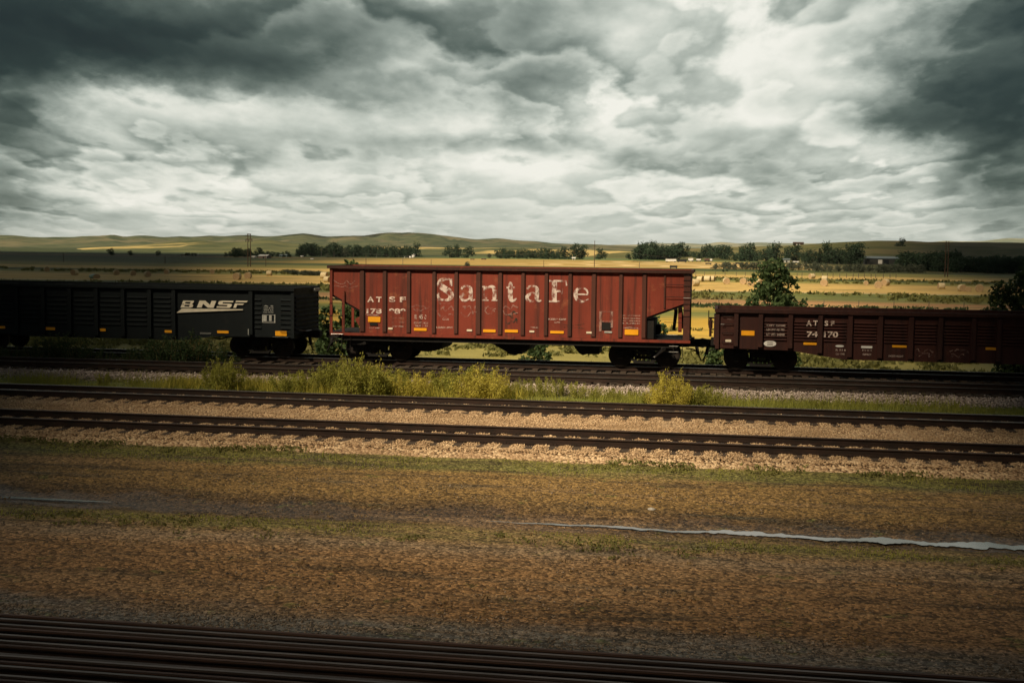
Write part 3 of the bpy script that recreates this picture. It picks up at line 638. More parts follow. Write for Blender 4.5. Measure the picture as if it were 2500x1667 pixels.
xl0, zl0 = S(1597, 872, 48.0); xl1, zl1 = S(1620, 852, 48.0); mb = MB(); mb.tube([(xl0, 47.99, zl0), ((xl0+xl1)/2, 47.97, (zl0+zl1)/2), (xl1, 47.95, zl1), (xl1+.08, 47.95, zl1+.04)], [.045, .04, .085, .05], 8); mb.build('brake_lever', M['steelbar'], car)
mb = MB(); mb.box(-3.0, -2.1, 49.5, 50.2, 1.2, 1.6, 0, .05); mb.tube([(-12.9, 49.6, 1.45), (-13.9, 49.6, 1.45)], .2, 12); mb.build('brake_cylinder', M['under'], car)
for cx in (-2.68, -13.42): make_truck(cx, car)
coupler(HX1-.05, 1, car); coupler(HX0+.05, -1, car)
PYl = NY+.045
for ch, b_ in zip('SantaFe', [(1067,679,1106,735),(1122,698,1160,735),(1176,698,1215,734.5),(1235,688,1263,735),(1283,698,1322,737),(1340,684,1384,738),(1400,702,1440,737)]):
    glyph(ch, *b_, M['white_worn'], car, PYl)
for s_, b_ in (('A T', (896,724,931,738)), ('S F', (949,724,990,738)), ('178', (894,753,931,766)), ('989', (949,753,990,767))):
    textpx(s_, *b_, M['white_small'], car, PYl, boldness=.03)
for s_, b_ in (('CAPY 200000', (956,775,985,779)), ('LD LMT 203800', (956,785,987,789)), ('LT WT 59200', (958,795,984,799)), ('IL 45 0', (1012,768,1040,779)), ('CU FT 3420', (1010,786,1044,791)), ('BLT 7 77', (1014,794,1044,798)),
               ('LOAD LIMIT', (1065,797,1105,802)), ('COAL', (1080,777,1096,782)), ('KEEP OFF', (1339,777,1382,782)), ('CAR', (1353,785,1367,789)), ('HEAP 4000', (898,799,927,802)),
               ('DO NOT HUMP', (1520,769,1563,772)), ('TEST DATES', (1520,776,1563,779)), ('AIR BRAKE', (1520,782,1563,785)), ('LUBE', (1520,788,1563,791)), ('YARD', (1294,798,1313,801))):
    textpx(s_, *b_, M['chalk'] if 'LMT' in s_ or 'CAPY' in s_ else M['white_small'], car, PYl, name='stencil')
for b_ in ((898,773,928,786.5),(1010,800.5,1041,808),(1179,804,1209.5,811.5),(1232,804.5,1264,812),(1343,807.5,1376,814.5),(1525,804,1558,818)): platepx(*b_, M['amber'], car, 'reflector', NY+.035)
platepx(902, 788, 921, 795, M['under'], car, 'placard', NY+.035)
for b_ in ((947,799.5,958,804.5),(1139,804,1152,809),(1292,807,1304,811.5),(1431,809.5,1445,814.5)): platepx(*b_, M['cream'], car, 'small_plate', NY+.036)
# framed stencil box
for b_ in ((1463,760,1497,761.5),(1463,760,1468,809),(1491,760,1496,800),(1467,784,1493,786)): platepx(*b_, M['chalk'], car, 'stencil', NY+.036)
platepx(1469, 787, 1491, 806, M['under'], car, 'placard', NY+.038); platepx(1475, 808.5, 1494, 813, M['grey'], car, 'small_plate', NY+.036)
for k_, (b_, mt) in enumerate([((1004,745,1050,762),'chalk'), ((1064,745,1106,776),'chalk'), ((1124,745,1165,775),'chalk'), ((1180,745,1210,768),'chalk'), ((1228,742,1266,770),'chalk'),((812,683,872,705),'chalk'), ((1370,788,1430,802),'chalk_dark'), ((1066,738,1100,743),'chalk'), ((1235,760,1262,795),'chalk_dark'),((1520,798,1562,804),'white_small'),((890,766,925,772),'white_small')]):
    scribble(*b_, M[mt], car, k_+3, 7 if k_ else 10, .09, PYl)

# ---- gondolas
def gondola(name, label, x0, x1, top, zl, zr, belly, panels, mtp, mtr, ends=True, endribs=False, ribw=.16, zend=.87, facing=1, corr=None):
    car = empty(name, ((x0+x1)/2, 49.12, 0), label, 'gondola car')
    zt = top
    bx = belly      # list of (x, z) along the bottom from left to right
    mb = MB(); mb.prism(bx+[(x1, zt), (x0, zt)], NY+.07, NY+.10); mb.build('side_panel', mtp, car)
    mb = MB(); mb.prism(bx+[(x1, zt), (x0, zt)], FY-.10, FY-.07); mb.build('side_panel', mtp, car)
    mb = MB(); mb.box(x0+.02, x1-.02, NY+.104, FY-.104, 1.02, 1.10); mb.build('floor', M['under'], car)
    for xe, d in ((x0, -1), (x1, 1)):
        mb = MB(); mb.box(min(xe, xe-d*.04), max(xe, xe-d*.04), NY+.104, FY-.104, .80, zt-.02)
        n = 9
        for i in range(n):
            z = .95+i*(zt-1.25)/n; mb.prism([(xe, z), (xe+d*.09, z+.05), (xe+d*.09, z+.09), (xe, z+.14)], NY+.11, FY-.11)
        mb.build('end_panel', mtp, car)
        mb = MB(); mb.box(xe-.07 if d < 0 else xe-.05, xe+.05 if d < 0 else xe+.07, NY+.064, FY-.064, zt-.12, zt); mb.build('top_chord', mtr, car)
        for yy in (NY+.0, FY-.1): mb = MB(); mb.box(min(xe+d*.03, xe-d*.11), max(xe+d*.03, xe-d*.11), yy, yy+.1, .84, zt-.13); mb.build('corner_post', mtr, car)
    for yy in (NY-.06, FY-.06): mb = MB(); mb.box(x0-.06, x1+.06, yy, yy+.12, zt-.125, zt+.01, 0, .02); mb.build('top_chord', mtr, car)
    bp = sorted(bx)
    def zbot(x): return float(np.interp(x, [p[0] for p in bp], [p[1] for p in bp]))
    for c in panels:
        for yy, q in ((NY+.072, -1), (FY-.072, 1)):
            mb = MB(); z0 = zbot(c)+.02
            mb.prismx([(yy, z0), (yy+q*.10, z0+.08), (yy+q*.10, zt-.17), (yy, zt-.13)], c-ribw/2, c+ribw/2); mb.build('side_rib', mtr, car)
    if corr:
        for (xa, xb) in corr:
            for k in range(7):
                z = 1.18+k*(zt-1.55)/7; mb = MB()
                mb.prismx([(NY+.072, z), (NY+.025, z+.035), (NY+.025, z+.055), (NY+.072, z+.09)], xa, xb); mb.build('stamped_rib', mtp, car)
    mb = MB(); mb.box(x0+.1, x1-.1, 48.9, 49.34, .72, 1.0); mb.build('centre_sill', M['under'], car)
    return car
gx = [S(a, 800)[0] for a in (1797, 1857, 1930, 2003, 2076, 2150, 2225, 2297, 2378, 2440)]
gx += [gx[-1]+1.2*(i+1) for i in range(6)]
gx0, gx1 = .09, 17.0
GB = [(gx0, .87), (2.9, .83), (3.1, .80), (4.85, .54), (gx1-4.8, .52), (gx1-3.1, .80), (gx1, .87)]
gon = gondola('gondola_car', 'dark brown gondola car with stamped side ribs, at the right end of the visible train', gx0, gx1, 2.36, 0, 0, GB, gx, M['gon'], M['gonrib'],
              corr=[(gx[i]+.14, gx[i+1]-.14) for i in range(1, 12)])
for cx in (1.80, gx1-1.8): make_truck(cx, gon)
coupler(gx0, -1, gon); coupler(gx1, 1, gon)
GP = NY+.062
for s_, b_ in (('A T', (1969,782,1996,796)), ('S F', (2013,783,2037,796)), ('74', (1970,809,1996,823)), ('170', (2012,809,2046,824))):
    textpx(s_, *b_, M['white_small'], gon, GP-.045, boldness=.03)
for s_, b_ in (('CAPY 154000', (1872,792,1917,797)), ('LD LMT 155700', (1872,802,1915,808)), ('LT WT 64300', (1872,813,1915,820)), ('IL 52 6', (2041,852,2065,857)), ('CU 1745', (2041,862,2062,867)), ('EW 10 4', (2106,853,2128,858)), ('REPACK', (2107,863,2128,868)), ('EXCESS HEIGHT', (2170,867,2206,872))):
    textpx(s_, *b_, M['white_small'], gon, GP-.0445 if b_[1] < 840 else GP-.002, name='stencil')
platepx(1810, 807, 1842, 819.5, M['amber'], gon, 'reflector', GP-.01)
for b_ in ((1962,836,1994,842.5), (2179,842.5,2214,849), (2407,848,2439,855)): platepx(*b_, M['amber'], gon, 'reflector', GP-.01)
platepx(1771, 829, 1785, 835, M['cream'], gon, 'small_plate', GP-.01); platepx(2103, 844.5, 2130, 850.5, M['white'], gon, 'small_plate', GP-.01)
def oval(px0, py0, px1, py1, mt, parent, name, y):
    x0, z1 = S(px0, py0); x1, z0 = S(px1, py1); cx, cz, a, b_ = (x0+x1)/2, (z0+z1)/2, (x1-x0)/2, (z1-z0)/2; mb = MB()
    mb.prism([(cx+a*math.copysign(abs(math.cos(t_))**.8, math.cos(t_)), cz+b_*math.sin(t_)) for t_ in np.linspace(0, 2*math.pi, 25)[:-1]], y, y+.008); return mb.build(name, mt, parent)
ov = oval(1865, 831.5, 1895, 846.5, M['white'], gon, 'round_emblem', GP-.012)
for yy in (835.5, 839, 842.5):
    x0, z1 = S(1873, yy-.6); x1, z0 = S(1887, yy+.8); mb = MB(); mb.box(x0, x1, GP-.017, GP-.0125, z0, z1); mb.build('emblem_mark', M['gonrib'], ov)
oval(2040, 842, 2060.5, 848, M['white'], gon, 'small_plate', GP-.01)
ladder(S(1763, 800)[0], S(1790, 800)[0], [1.1, 1.45, 1.8, 2.1], NY-.0, gon)
ladder(S(1760, 800)[0], S(1768, 800)[0], [S(1760, 791.5)[1]], NY-.03, gon, mt=M['steelbar'])
mb = MB(); mb.box(gx0-.30, gx0-.14, 48.5, 49.1, 1.55, 1.85, 0, .03); mb.tube([(gx0-.22, 48.3, 1.95), (gx0-.22, 48.3, 1.25)], .05, 8); mb.build('handbrake', M['gonrib'], gon)
mb = MB(); n_ = 20; mb.tube([(gx0-.30, 48.8+.28*math.cos(2*math.pi*i/n_), 1.95+.28*math.sin(2*math.pi*i/n_)) for i in range(n_+1)], .018, 6)
for a_ in (0, 2.09, 4.19): mb.tube([(gx0-.30, 48.8, 1.95), (gx0-.30, 48.8+.28*math.cos(a_), 1.95+.28*math.sin(a_))], .012, 5)
mb.tube([(gx0-.31, 48.8, 1.95), (gx0, 48.8, 1.95)], .03, 6); mb.build('brake_wheel', M['under'], gon)
for k_, b_ in enumerate(((2235,852,2285,872), (2315,850,2365,874), (1775,775,1790,782))): scribble(*b_, M['chalk'], gon, 40+k_, 8, .09, GP)

bx0, bx1 = -33.0, -16.80
bs = [S(a, 760)[0] for a in (612, 424, 365, 300, 235, 170, 105, 40)]; bs += [bs[-1]-1.25*(i+1) for i in range(1)]
BB = [(bx0, .86), (bx0+2.6, .82), (bx0+4.2, .66), (bx1-4.6, .66), (bx1-3.4, .84), (bx1, .87)]
bn_ = gondola('gondola_car', 'black gondola car with slanted cream lettering, at the left end of the visible train', bx0, bx1, 2.88, 0, 0, BB, bs, M['black'], M['black'],
              corr=[(bs[i+1]+.16, bs[i]-.16) for i in range(1, 8)]+[(bs[0]+.15, bs[0]+.42), (bx1-.55, bx1-.12)])
for cx in (bx1-1.62, bx0+1.8): make_truck(cx, bn_)
coupler(bx1, 1, bn_); coupler(bx0, -1, bn_)
BP = NY+.062
# slanted block letters built from strokes
def block(ch, px0, px1, py0, py1):
    x0, z1 = S(px0, py0); x1, z0 = S(px1, py1); h = z1-z0; w = x1-x0; mb = MB(); y = BP-.048; e = [0]
    def q(poly):
        e[0] += 1; mb.prism([(x0+u*w+v*h*.42, z0+v*h) for u, v in poly], y-.0007*e[0], y+.004)
    if ch == 'B':
        q([(0, .52), (.24, .52), (.24, 1), (0, 1)]); q([(0, 0), (.27, 0), (.27, .42), (0, .42)])
        q([(.2, .82), (.80, .82), (.95, .9), (.9, 1), (.2, 1)]); q([(.20, .42), (.80, .42), (.90, .52), (.20, .59)]); q([(.2, 0), (.85, 0), (.98, .12), (.2, .19)]); q([(.66, .55), (.86, .50), (.95, .86), (.70, .86)]); q([(.70, .1), (1, .1), (1, .38), (.88, .48), (.70, .44)])
    if ch == 'N':
        q([(0, 0), (.28, 0), (.28, 1), (0, 1)]); q([(.72, 0), (1, 0), (1, 1), (.72, 1)]); q([(.0, 1), (.34, 1), (1, 0), (.66, 0)])
    if ch == 'S':
        q([(.08, .80), (1, .80), (1, 1), (.2, 1), (.03, .92)]); q([(0, .52), (.3, .58), (.3, .86), (0, .90)]); q([(.02, .60), (.10, .42), (.92, .40), (.98, .52), (.8, .60)]); q([(.70, .12), (.98, .12), (1, .48), (.70, .50)]); q([(0, 0), (.9, 0), (.99, .14), (.9, .20), (0, .20)])
    if ch == 'F':
        q([(0, 0), (.27, 0), (.27, .62), (0, .62)]); q([(.0, .80), (1.06, .80), (1.16, 1), (.02, 1)]); q([(.2, .42), (.82, .42), (.90, .60), (.2, .60)])
    mb.build('lettering', M['logo'], bn_)
for ch, a, b_ in (('B', 440, 469), ('N', 480, 521), ('S', 528, 563), ('F', 569, 594)): block(ch, a, b_, 733.5+(a-440)*.003, 751.5+(a-440)*.003)
mb = MB(); mb.prism([S(430.5, 763.5), S(444, 753.3), S(593.5, 755), S(592, 757)], BP-.052, BP-.044); mb.build('logo_stripe', M['logo'], bn_)
for b_ in ((401,806,426,812.5),(529,807,557,814),(106,798.5,133,806),(243,802,257,809),(-4,796,11,802),(671,808,699,820.5)): platepx(*b_, M['amber'], bn_, 'reflector', BP-.02)
for b_ in ((487,812,514,813.4),(487,814.6,514,815.8),(664,822.5,702,823.7)): platepx(*b_, M['grey'], bn_, 'stencil', BP-.012)
for i, yy in enumerate((745.5, 750.5, 755.5, 760.5)):
    textpx(('A 5','LD 210','WT 64','CU 3242')[i], 642 if i != 1 else 643, yy, 666, yy+3.4, M['grey'], bn_, BP-.004, name='stencil', boldness=.02)
for b_ in ((639,768,671,769.6),(639,784.6,671,786),(639,787,671,788.6),(639,768,641.5,788),(668.5,768,671,788),(642,769.8,650,784),(656,770,662,784)): platepx(*b_, M['grey'], bn_, 'stencil', BP-.012-.0005*(b_[0] % 7))
platepx(604, 803, 610, 818, M['grey'], bn_, 'small_plate', BP-.01)
mb = MB(); x0, z1 = S(752, 704, 50.6); mb.box(bx1+.07, bx1+.16, 49.8, 50.5, 2.68, 2.80); mb.build('placard', M['grey'], bn_)
ladder(bx1-.55, bx1-.12, [1.1, 1.5, 1.9, 2.3], NY-.01, bn_); 
mb = MB(); mb.tube([(bx1-.3, NY+.4, 1.18), (bx1+.25, 48.4, 1.10), (bx1+.30, 48.9, 1.1)], .02, 6); mb.build('cut_lever', M['steelbar'], bn_)
mb = MB(); mb.tube([tuple(p) for p in catmull([S(498,826)[:1]+(48.6,)+S(498,829)[1:], S(505,0)[:1]+(48.6,)+S(505,832)[1:], S(530,0)[:1]+(48.6,)+S(530,827)[1:], S(560,0)[:1]+(48.6,)+S(560,828)[1:]], 5)], .03, 6); mb.build('brake_pipe', M['under'], bn_)

# ------------------------------------------------------------------ vegetation
def leaf_quads(cent, size, tilt=1., elong=1.6, rng=RNG):
    n = len(cent); d = rng.normal(0, 1, (n, 3)); d[:, 2] *= tilt; d /= np.linalg.norm(d, axis=1)[:, None]+1e-9
    a = np.cross(d, rng.normal(0, 1, (n, 3))); a /= np.linalg.norm(a, axis=1)[:, None]+1e-9
    s = rng.uniform(size*.6, size*1.3, n)[:, None]; b_ = np.cross(d, a)
    v = np.stack([cent-a*s*elong/2, cent-b_*s*.5, cent+a*s*elong/2, cent+b_*s*.5], 1)
    return v.reshape(-1, 3), np.arange(4*n).reshape(n, 4)
def crown_pts(lobes, n, rng, clump=.16):      # leaf positions clumped near the surface of many lobes
    vol = np.array([l[3]*l[4]*l[5] for l in lobes])**.66; k = rng.choice(len(lobes), n//9+1, p=vol/vol.sum())
    L_ = np.array(lobes)[k]; d = rng.normal(0, 1, (len(k), 3)); d /= np.linalg.norm(d, axis=1)[:, None]
    r = rng.uniform(.45, 1.02, len(k))[:, None]
    c = L_[:, :3]+d*L_[:, 3:6]*r
    rep = np.repeat(c, 9, 0); sc = np.repeat(L_[:, 3:6], 9, 0)
    return rep+rng.normal(0, 1, rep.shape)*sc*clump
def make_tree(h, w, seed, leaf, nleaf, mt, name='tree', low=.12, cname='crown', nl=12, trunk_r=.03, poplar=False):
    rng = np.random.default_rng(seed); rd = random.Random(seed)
    root = empty(name, (0, 0, 0)); lobes = []
    for i in range(nl):
        f = (i+.5)/nl; z = h*(low+(.93-low)*f); rr = w*.5*(math.sin(math.pi*min(.93, .22+.72*f))**.6)
        a = rd.uniform(0, 6.28); q = rr*rd.uniform(.25, .72); s = w*rd.uniform(.17, .30)*(12/max(12, nl))**.45
        lobes.append((q*math.cos(a), q*math.sin(a), z, s, s, s*rd.uniform(.7, 1.1)*(1.6 if poplar else 1)))
    lobes.append((0, 0, h*(low+.4*(1-low)), w*.3, w*.3, h*.28))
    c = crown_pts(lobes, nleaf, rng)
    c[:, 2] = np.maximum(c[:, 2], h*low*.4)
    v, f = leaf_quads(c, leaf, rng=rng)
    link(cname, np_mesh(cname, v, f), mt, root)
    mb = MB(); tr = h*trunk_r
    mb.tube([(0, 0, -.3), (rd.uniform(-.02, .02)*h, 0, h*.3), (rd.uniform(-.03, .03)*h, 0, h*.6), (0, 0, h*.88)], [tr, tr*.75, tr*.45, tr*.12], 7)
    for l in lobes[::2]: mb.tube([(0, 0, l[2]*.55), (l[0]*.5, l[1]*.5, l[2]*.85), (l[0], l[1], l[2])], [tr*.4, tr*.25, tr*.08], 5)
    mb.build('trunk', M['bark'], root)
    return root
def place(proto, used, x, y, z, s=1., rz=None, label=None, cat='tree', group=None, sx=None):
    if not used: used.append(1); o = proto
    else: o = copy_tree(proto)
    o.location = (x, y, z); o.rotation_euler = (0, 0, random.uniform(0, 6.28) if rz is None else rz)
    o.scale = (s*(sx or 1), s*(sx or 1), s)
    for k in ('label', 'category', 'group'):
        if k in o.keys(): del o[k]
    tag(o, label, cat, group); return o
def ordw(i, n):
    w = ['first', 'second', 'third', 'fourth', 'fifth', 'sixth', 'seventh', 'eighth', 'ninth', 'tenth', 'eleventh', 'twelfth', 'thirteenth', 'fourteenth', 'fifteenth', 'sixteenth', 'seventeenth', 'eighteenth', 'nineteenth', 'twentieth']
    if i == 0: return 'leftmost'
    if i == n-1: return 'rightmost'
    return (w[i]+' from the left') if i < 20 else ('twenty '+w[i-20]+' from the left')
ORD = {}
def reorder():           # number the look-alikes of a group from left to right as seen from the track
    for (lb, g), os_ in ORD.items():
        os_.sort(key=lambda q: q[0]); n = len(os_)
        for i, (px, o) in enumerate(os_):
            if n > 1: o['label'] = lb+', '+ordw(i, n)
class Proto:
    def __init__(s, *a, **k): s.o = make_tree(*a, **k); s.used = []; s.h = a[0]
    def put(s, x, y, z, h, **k): return place(s.o, s.used, x, y, z, h/s.h, **k)
far_p = [Proto(10, 11, 11+i, .55, 1500, M['leaf_far'], low=.10) for i in range(4)]
wil_p = [Proto(5, 8, 31+i, .42, 900, M['leaf_far2'], low=.05, nl=8) for i in range(2)]
pop_p = [Proto(12, 5, 41, .5, 1000, M['leaf_far'], low=.08, poplar=True)]
def hpx(px, dist): return dist/F*px
def tree_px(px, ytop, ybase, protos, label, group=None, sx=None, z=-3.5, cat='tree', dist=None):
    if dist is None: x, y, z0 = G(px, ybase, z)
    else:
        d = ray(px, ybase); t_ = dist/d[1]; x, y, z0 = d[0]*t_, dist, CH+d[2]*t_
    dd = math.hypot(x, y)
    o = random.choice(protos).put(x, y, z0, max(1.2, 1.12*hpx(ybase-ytop, dd)), label=label, group=group, sx=sx, cat=cat)
    if group: ORD.setdefault((label, group), []).append((px, o))
    return o
def grove(px0, px1, ytop, ybase, n, protos, label, group, jit=4, sx=1., tops=None):
    for i in range(n):
        px = px0+(px1-px0)*(i+.5)/n+random.uniform(-3, 3); tp = tops[i % len(tops)] if tops else ytop
        tree_px(px, tp+random.uniform(-jit*.5, jit*.5), ybase+random.uniform(-2, .5)+(px-px0)*.010, protos, label, group, sx=sx*random.uniform(.9, 1.2))
ga = 'tree in the low grove behind the long pale roofed shed'
grove(548, 635, 612, 627.5, 12, far_p, ga, 'trees in the grove behind the long pale roofed shed', 3, 1.0, tops=[618, 615, 611, 609, 610, 611, 612, 611, 613])
grove(640, 710, 617, 627, 9, far_p, 'low tree in the gap between the two dark groves at left', 'low trees between the two groves at left', 2, 1.1)
grove(722, 815, 604, 626.5, 13, far_p, 'tall tree in the left half of the long grove', 'trees in the left half of the long grove', 3, .9, tops=[612, 606, 601, 600, 601, 600, 599, 603, 605])
grove(815, 1018, 606, 627, 26, far_p, 'tree in the right half of the long grove', 'trees in the right half of the long grove', 4, .95, tops=[605, 603, 606, 608, 604, 606])
tree_px(842, 611, 628, wil_p, 'pale willow standing out in front of the long grove'); tree_px(801, 621, 629, wil_p, 'small round bush in front of the long grove', cat='bush')
tree_px(1098, 606, 629, far_p, 'larger of the two round trees standing right of the white silo', sx=1.2); tree_px(1117, 604, 629, far_p, 'right hand neighbour of the larger round tree right of the silo', sx=.9)
tree_px(1143, 607, 629.5, far_p, 'spreading tree alone to the right of the round tree pair', sx=1.25)
tree_px(1196, 621, 630, wil_p, 'low grey green bush before the middle grove', cat='bush')
grove(1212, 1368, 613, 631.5, 20, far_p, 'tree in the low middle grove above the hopper car', 'trees in the low middle grove', 4, 1.0, tops=[616, 613, 611, 613, 612, 614])
tree_px(1379, 609, 633, far_p, 'left tree of the tall clump before the single power pole', sx=1.1); tree_px(1402, 602, 633, far_p, 'tallest tree of the clump left of the single power pole', sx=.9)
tree_px(1421, 605, 633, far_p, 'round tree just left of the single power pole', sx=1.1); tree_px(1466, 612, 633, far_p, 'round tree just right of the single power pole', sx=1.3)
tree_px(1535, 621, 633.5, far_p, 'small tree left of the parked trailers'); 
grove(1550, 1660, 604, 634, 13, far_p, 'tall dark tree in the grove behind the parked trailers', 'trees behind the parked trailers', 4, 1.0, tops=[613, 604, 599, 597, 599, 604, 605, 603, 608])
grove(1665, 1710, 618, 634, 5, far_p, 'low tree right of the trailer grove', 'low trees right of the trailer grove', 2)
grove(1715, 1785, 606, 635, 7, far_p, 'dark tree in the clump left of the leafy trackside tree', 'trees in the clump left of the trackside tree', 3, 1., tops=[608, 605, 607, 604])
grove(1788, 1900, 612, 638, 10, far_p, 'dark tree in the row behind the leafy trackside tree', 'trees in the row behind the trackside tree', 6, 1., tops=[622, 613, 605, 604, 620, 616])
tree_px(1925, 608, 640, far_p, 'tall spreading tree right of the trackside tree', sx=.9); tree_px(1944, 606, 640, far_p, 'rounded tree right of the tall spreading tree', sx=.9)
grove(1960, 2108, 616, 645, 15, far_p+pop_p, 'dark tree in the row left of the dark metal roofed shed', 'dark trees left of the metal roofed shed', 6, .9, tops=[618, 620, 617, 622, 609, 612, 608])
grove(2200, 2340, 628, 662, 15, far_p, 'dark tree in the belt right of the metal roofed shed', 'dark trees right of the metal roofed shed', 4, 1.2)
grove(2330, 2560, 636, 666, 22, far_p, 'dark tree in the belt at the far right edge', 'dark trees at the far right edge', 5, 1.2)
grove(1740, 1990, 645, 658, 16, wil_p, 'grey green bush along the near edge of the farmyard', 'grey green bushes along the farmyard edge', 4, 1.1)
grove(1990, 2260, 650, 664, 17, wil_p, 'grey green bush before the metal roofed shed', 'grey green bushes before the metal roofed shed', 5, 1.1)
tree_px(2199, 591, 616, far_p, 'lone dark tree on the bare hillside at right', dist=1250, sx=.95)
tree_px(270, 609, 623, far_p, 'isolated round tree at left, leftmost on the dark field line', sx=1.1); tree_px(318, 613.5, 623.5, far_p, 'second isolated tree from the left on the dark field line', sx=1.1)
tree_px(386, 614, 624.5, far_p, 'third isolated tree from the left on the dark field line'); grove(450, 480, 619, 626, 4, wil_p, 'low bush by the distant farm at left', 'low bushes by the distant farm', 1)
tree_px(1140, 641, 651.5, wil_p, 'small round bush peeking over the hopper car', cat='bush')
for i, (px, yt, yb) in enumerate([(700, 664, 669), (712, 664.5, 669.5), (725, 666, 671), (738, 667, 672), (752, 667, 672), (764, 668, 673), (776, 669, 673)]):
    tree_px(px, yt, yb, wil_p, 'low dark shrub in the row across the left hayfield', 'low shrubs in the hayfield', sx=2.2, cat='bush')
for px, yb in ((1775, 663), (1765, 664), (2067, 663), (2076, 663), (2194, 665), (2204, 665)):
    tree_px(px, yb-5, yb, far_p, 'small dark bush on the green meadow at right', 'small dark bushes on the meadow', cat='bush')
# tree behind the train, the big dark bush, and shrubs seen between the cars
def near_tree(px, ytop, Yd, w, n, seed, mt, label, h=None, leaf=.13, cat='tree', low=.1, nl=16, name='tree', rz=0):
    d = ray(px, ytop); t_ = Yd/d[1]; x = d[0]*t_; zt = CH+d[2]*t_; z0 = float(gz(0, Yd)); h = zt-z0
    o = make_tree(h, w, seed, leaf, n, mt, name, low, nl=nl, trunk_r=.014); o.location = (x, Yd, z0); o.rotation_euler.z = rz
    tag(o, label, cat); return o
near_tree(1888, 633, 62, 3.7, 9000, 5, M['leaf_near'], 'leafy green tree standing behind the brown gondola car', low=.12, nl=30)
near_tree(858, 622, 84, 2.0, 2600, 6, M['leaf_near'], 'bright green treetop peeking over the left end of the hopper car', leaf=.16)
near_tree(2478, 692, 60, 3.6, 6000, 8, M['leaf_dark'], 'big dark bush behind the brown gondola at the right edge', low=.05)
near_tree(2530, 650, 60, 3.4, 5000, 9, M['leaf_dark'], 'tall dark tree cut off by the right edge of the photo', low=.05)
near_tree(792, 742, 57, 1.6, 1800, 12, M['leaf_near'], 'green shrub in the gap between black gondola and hopper car', cat='bush', low=.02, name='shrub')
near_tree(838, 745, 57.5, 1.5, 1500, 13, M['leaf_near'], 'green shrub seen through the left end frame of the hopper car', cat='bush', low=.02, name='shrub')
near_tree(1612, 772, 60, 1.7, 1600, 14, M['leaf_near'], 'green shrub seen through the right end frame of the hopper car', cat='bush', low=.02, name='shrub')
near_tree(1318, 832, 74, 2.2, 1600, 15, M['leaf_dark'], 'dark bush seen under the hopper car between its bays', cat='bush', low=.02, name='shrub')
near_tree(1745, 838, 58, 1.4, 1200, 16, M['leaf_near'], 'green shrub seen below the coupling left of the brown gondola', cat='bush', low=.02, name='shrub')

# weeds: stems with leaves
def make_weed(h, w, seed, n, mts, name='weed', stems=20, leafs=.034):
    rng = np.random.default_rng(seed); root = empty(name, (0, 0, 0)); mb = MB(); cc = []
    for i in range(stems):
        a = rng.uniform(0, 6.28); r = w*.5*math.sqrt(rng.random())*.5; hh = h*rng.uniform(.5, 1)*(1-.35*r/(w*.25+1e-6)*.5)
        bx, by = r*math.cos(a), r*math.sin(a); tx, ty = bx+math.cos(a)*w*.28*rng.uniform(.2, 1), by+math.sin(a)*w*.28*rng.uniform(.2, 1)
        mb.tube([(bx, by, 0), ((bx+tx)/2*.95, (by+ty)/2*.95, hh*.55), (tx, ty, hh)], [.008, .006, .002], 4, caps=False)
        k = max(3, int(n/stems*rng.uniform(.4, 1.6)))
        f = (rng.uniform(.05, 1.06, k)**.8)[:, None]; p = np.array([bx, by, 0])*(1-f)+np.array([tx, ty, hh])*f
        cc.append(p+rng.normal(0, 1, (k, 3))*np.array([.07, .07, .05])*w*(1.15-f*.7))
    v, f = leaf_quads(np.concatenate(cc), leafs, .6, 2.4, rng); v[:, 2] = np.maximum(v[:, 2], .0)
    link('foliage', np_mesh('foliage', v, f), mts[0], root); mb.build('stems', mts[1], root); return root
class WP:
    def __init__(s, h, w, seed, n, mts, **k): s.o = make_weed(h, w, seed, n, mts, **k); s.used = []; s.h = h
    def put(s, x, y, z, h, **k): return place(s.o, s.used, x, y, z, h/s.h, cat='weed', **k)
wy_ = [WP(1.3, 1.7, 50+i, 2300, (M['leaf_yel'], M['leaf_brown'])) for i in range(3)]
wo_ = [WP(1.1, 1.7, 60+i, 2300, (M['leaf_olive'], M['leaf_brown'])) for i in range(3)]
wd_ = [WP(1.3, 1.5, 70+i, 1900, (M['leaf_dark'], M['leaf_brown'])) for i in range(2)]
def weed(ps, px, ytop, Y, label, sx=1., group=None, z=None):
    d = ray(px, ytop+14); t_ = Y/d[1]; z0 = float(gz(0, Y)) if z is None else z; h = CH+d[2]*t_-z0
    o = random.choice(ps).put(d[0]*t_, Y, z0, max(.2, h), label=label, sx=sx, group=group)
    if group: ORD.setdefault((label, group), []).append((px, o))
gd = 'dark bushy weeds along the foot of the black gondola'
for px, yt, sx in ((-10, 830, 1.3), (40, 822, 1.2), (80, 812, 1.2), (118, 798, 1.1), (150, 790, 1.2), (185, 800, 1.2), (220, 815, 1.2), (260, 838, 1.1), (305, 836, 1.1), (345, 815, 1.2), (380, 800, 1.2), (415, 795, 1.1), (450, 790, 1.1), (485, 800, 1.2), (520, 822, 1.2), (560, 838, 1.1)):
    weed(wd_, px, yt, 46.6+random.uniform(-.3, .3), 'dark green bushy weed before the black gondola', sx, gd)
for px, yt, sx in ((528, 862, .8), (548, 850, .55), (566, 868, .8)): weed(wo_, px, yt, 39.6+random.uniform(-.5, .5), 'tall green weed right of the silvery slats', sx, 'tall weeds before the black gondola')
for px, yt, sx in ((700, 888, 1), (735, 895, 1), (760, 878, .8), (790, 872, .8), (815, 855, .6), (838, 862, .8), (866, 838, .55), (880, 866, .9)):
    weed(wo_, px, yt, 40.0+random.uniform(-1, 1.), 'olive weed clump before the left half of the hopper car', sx, 'olive weeds left of the hopper middle')
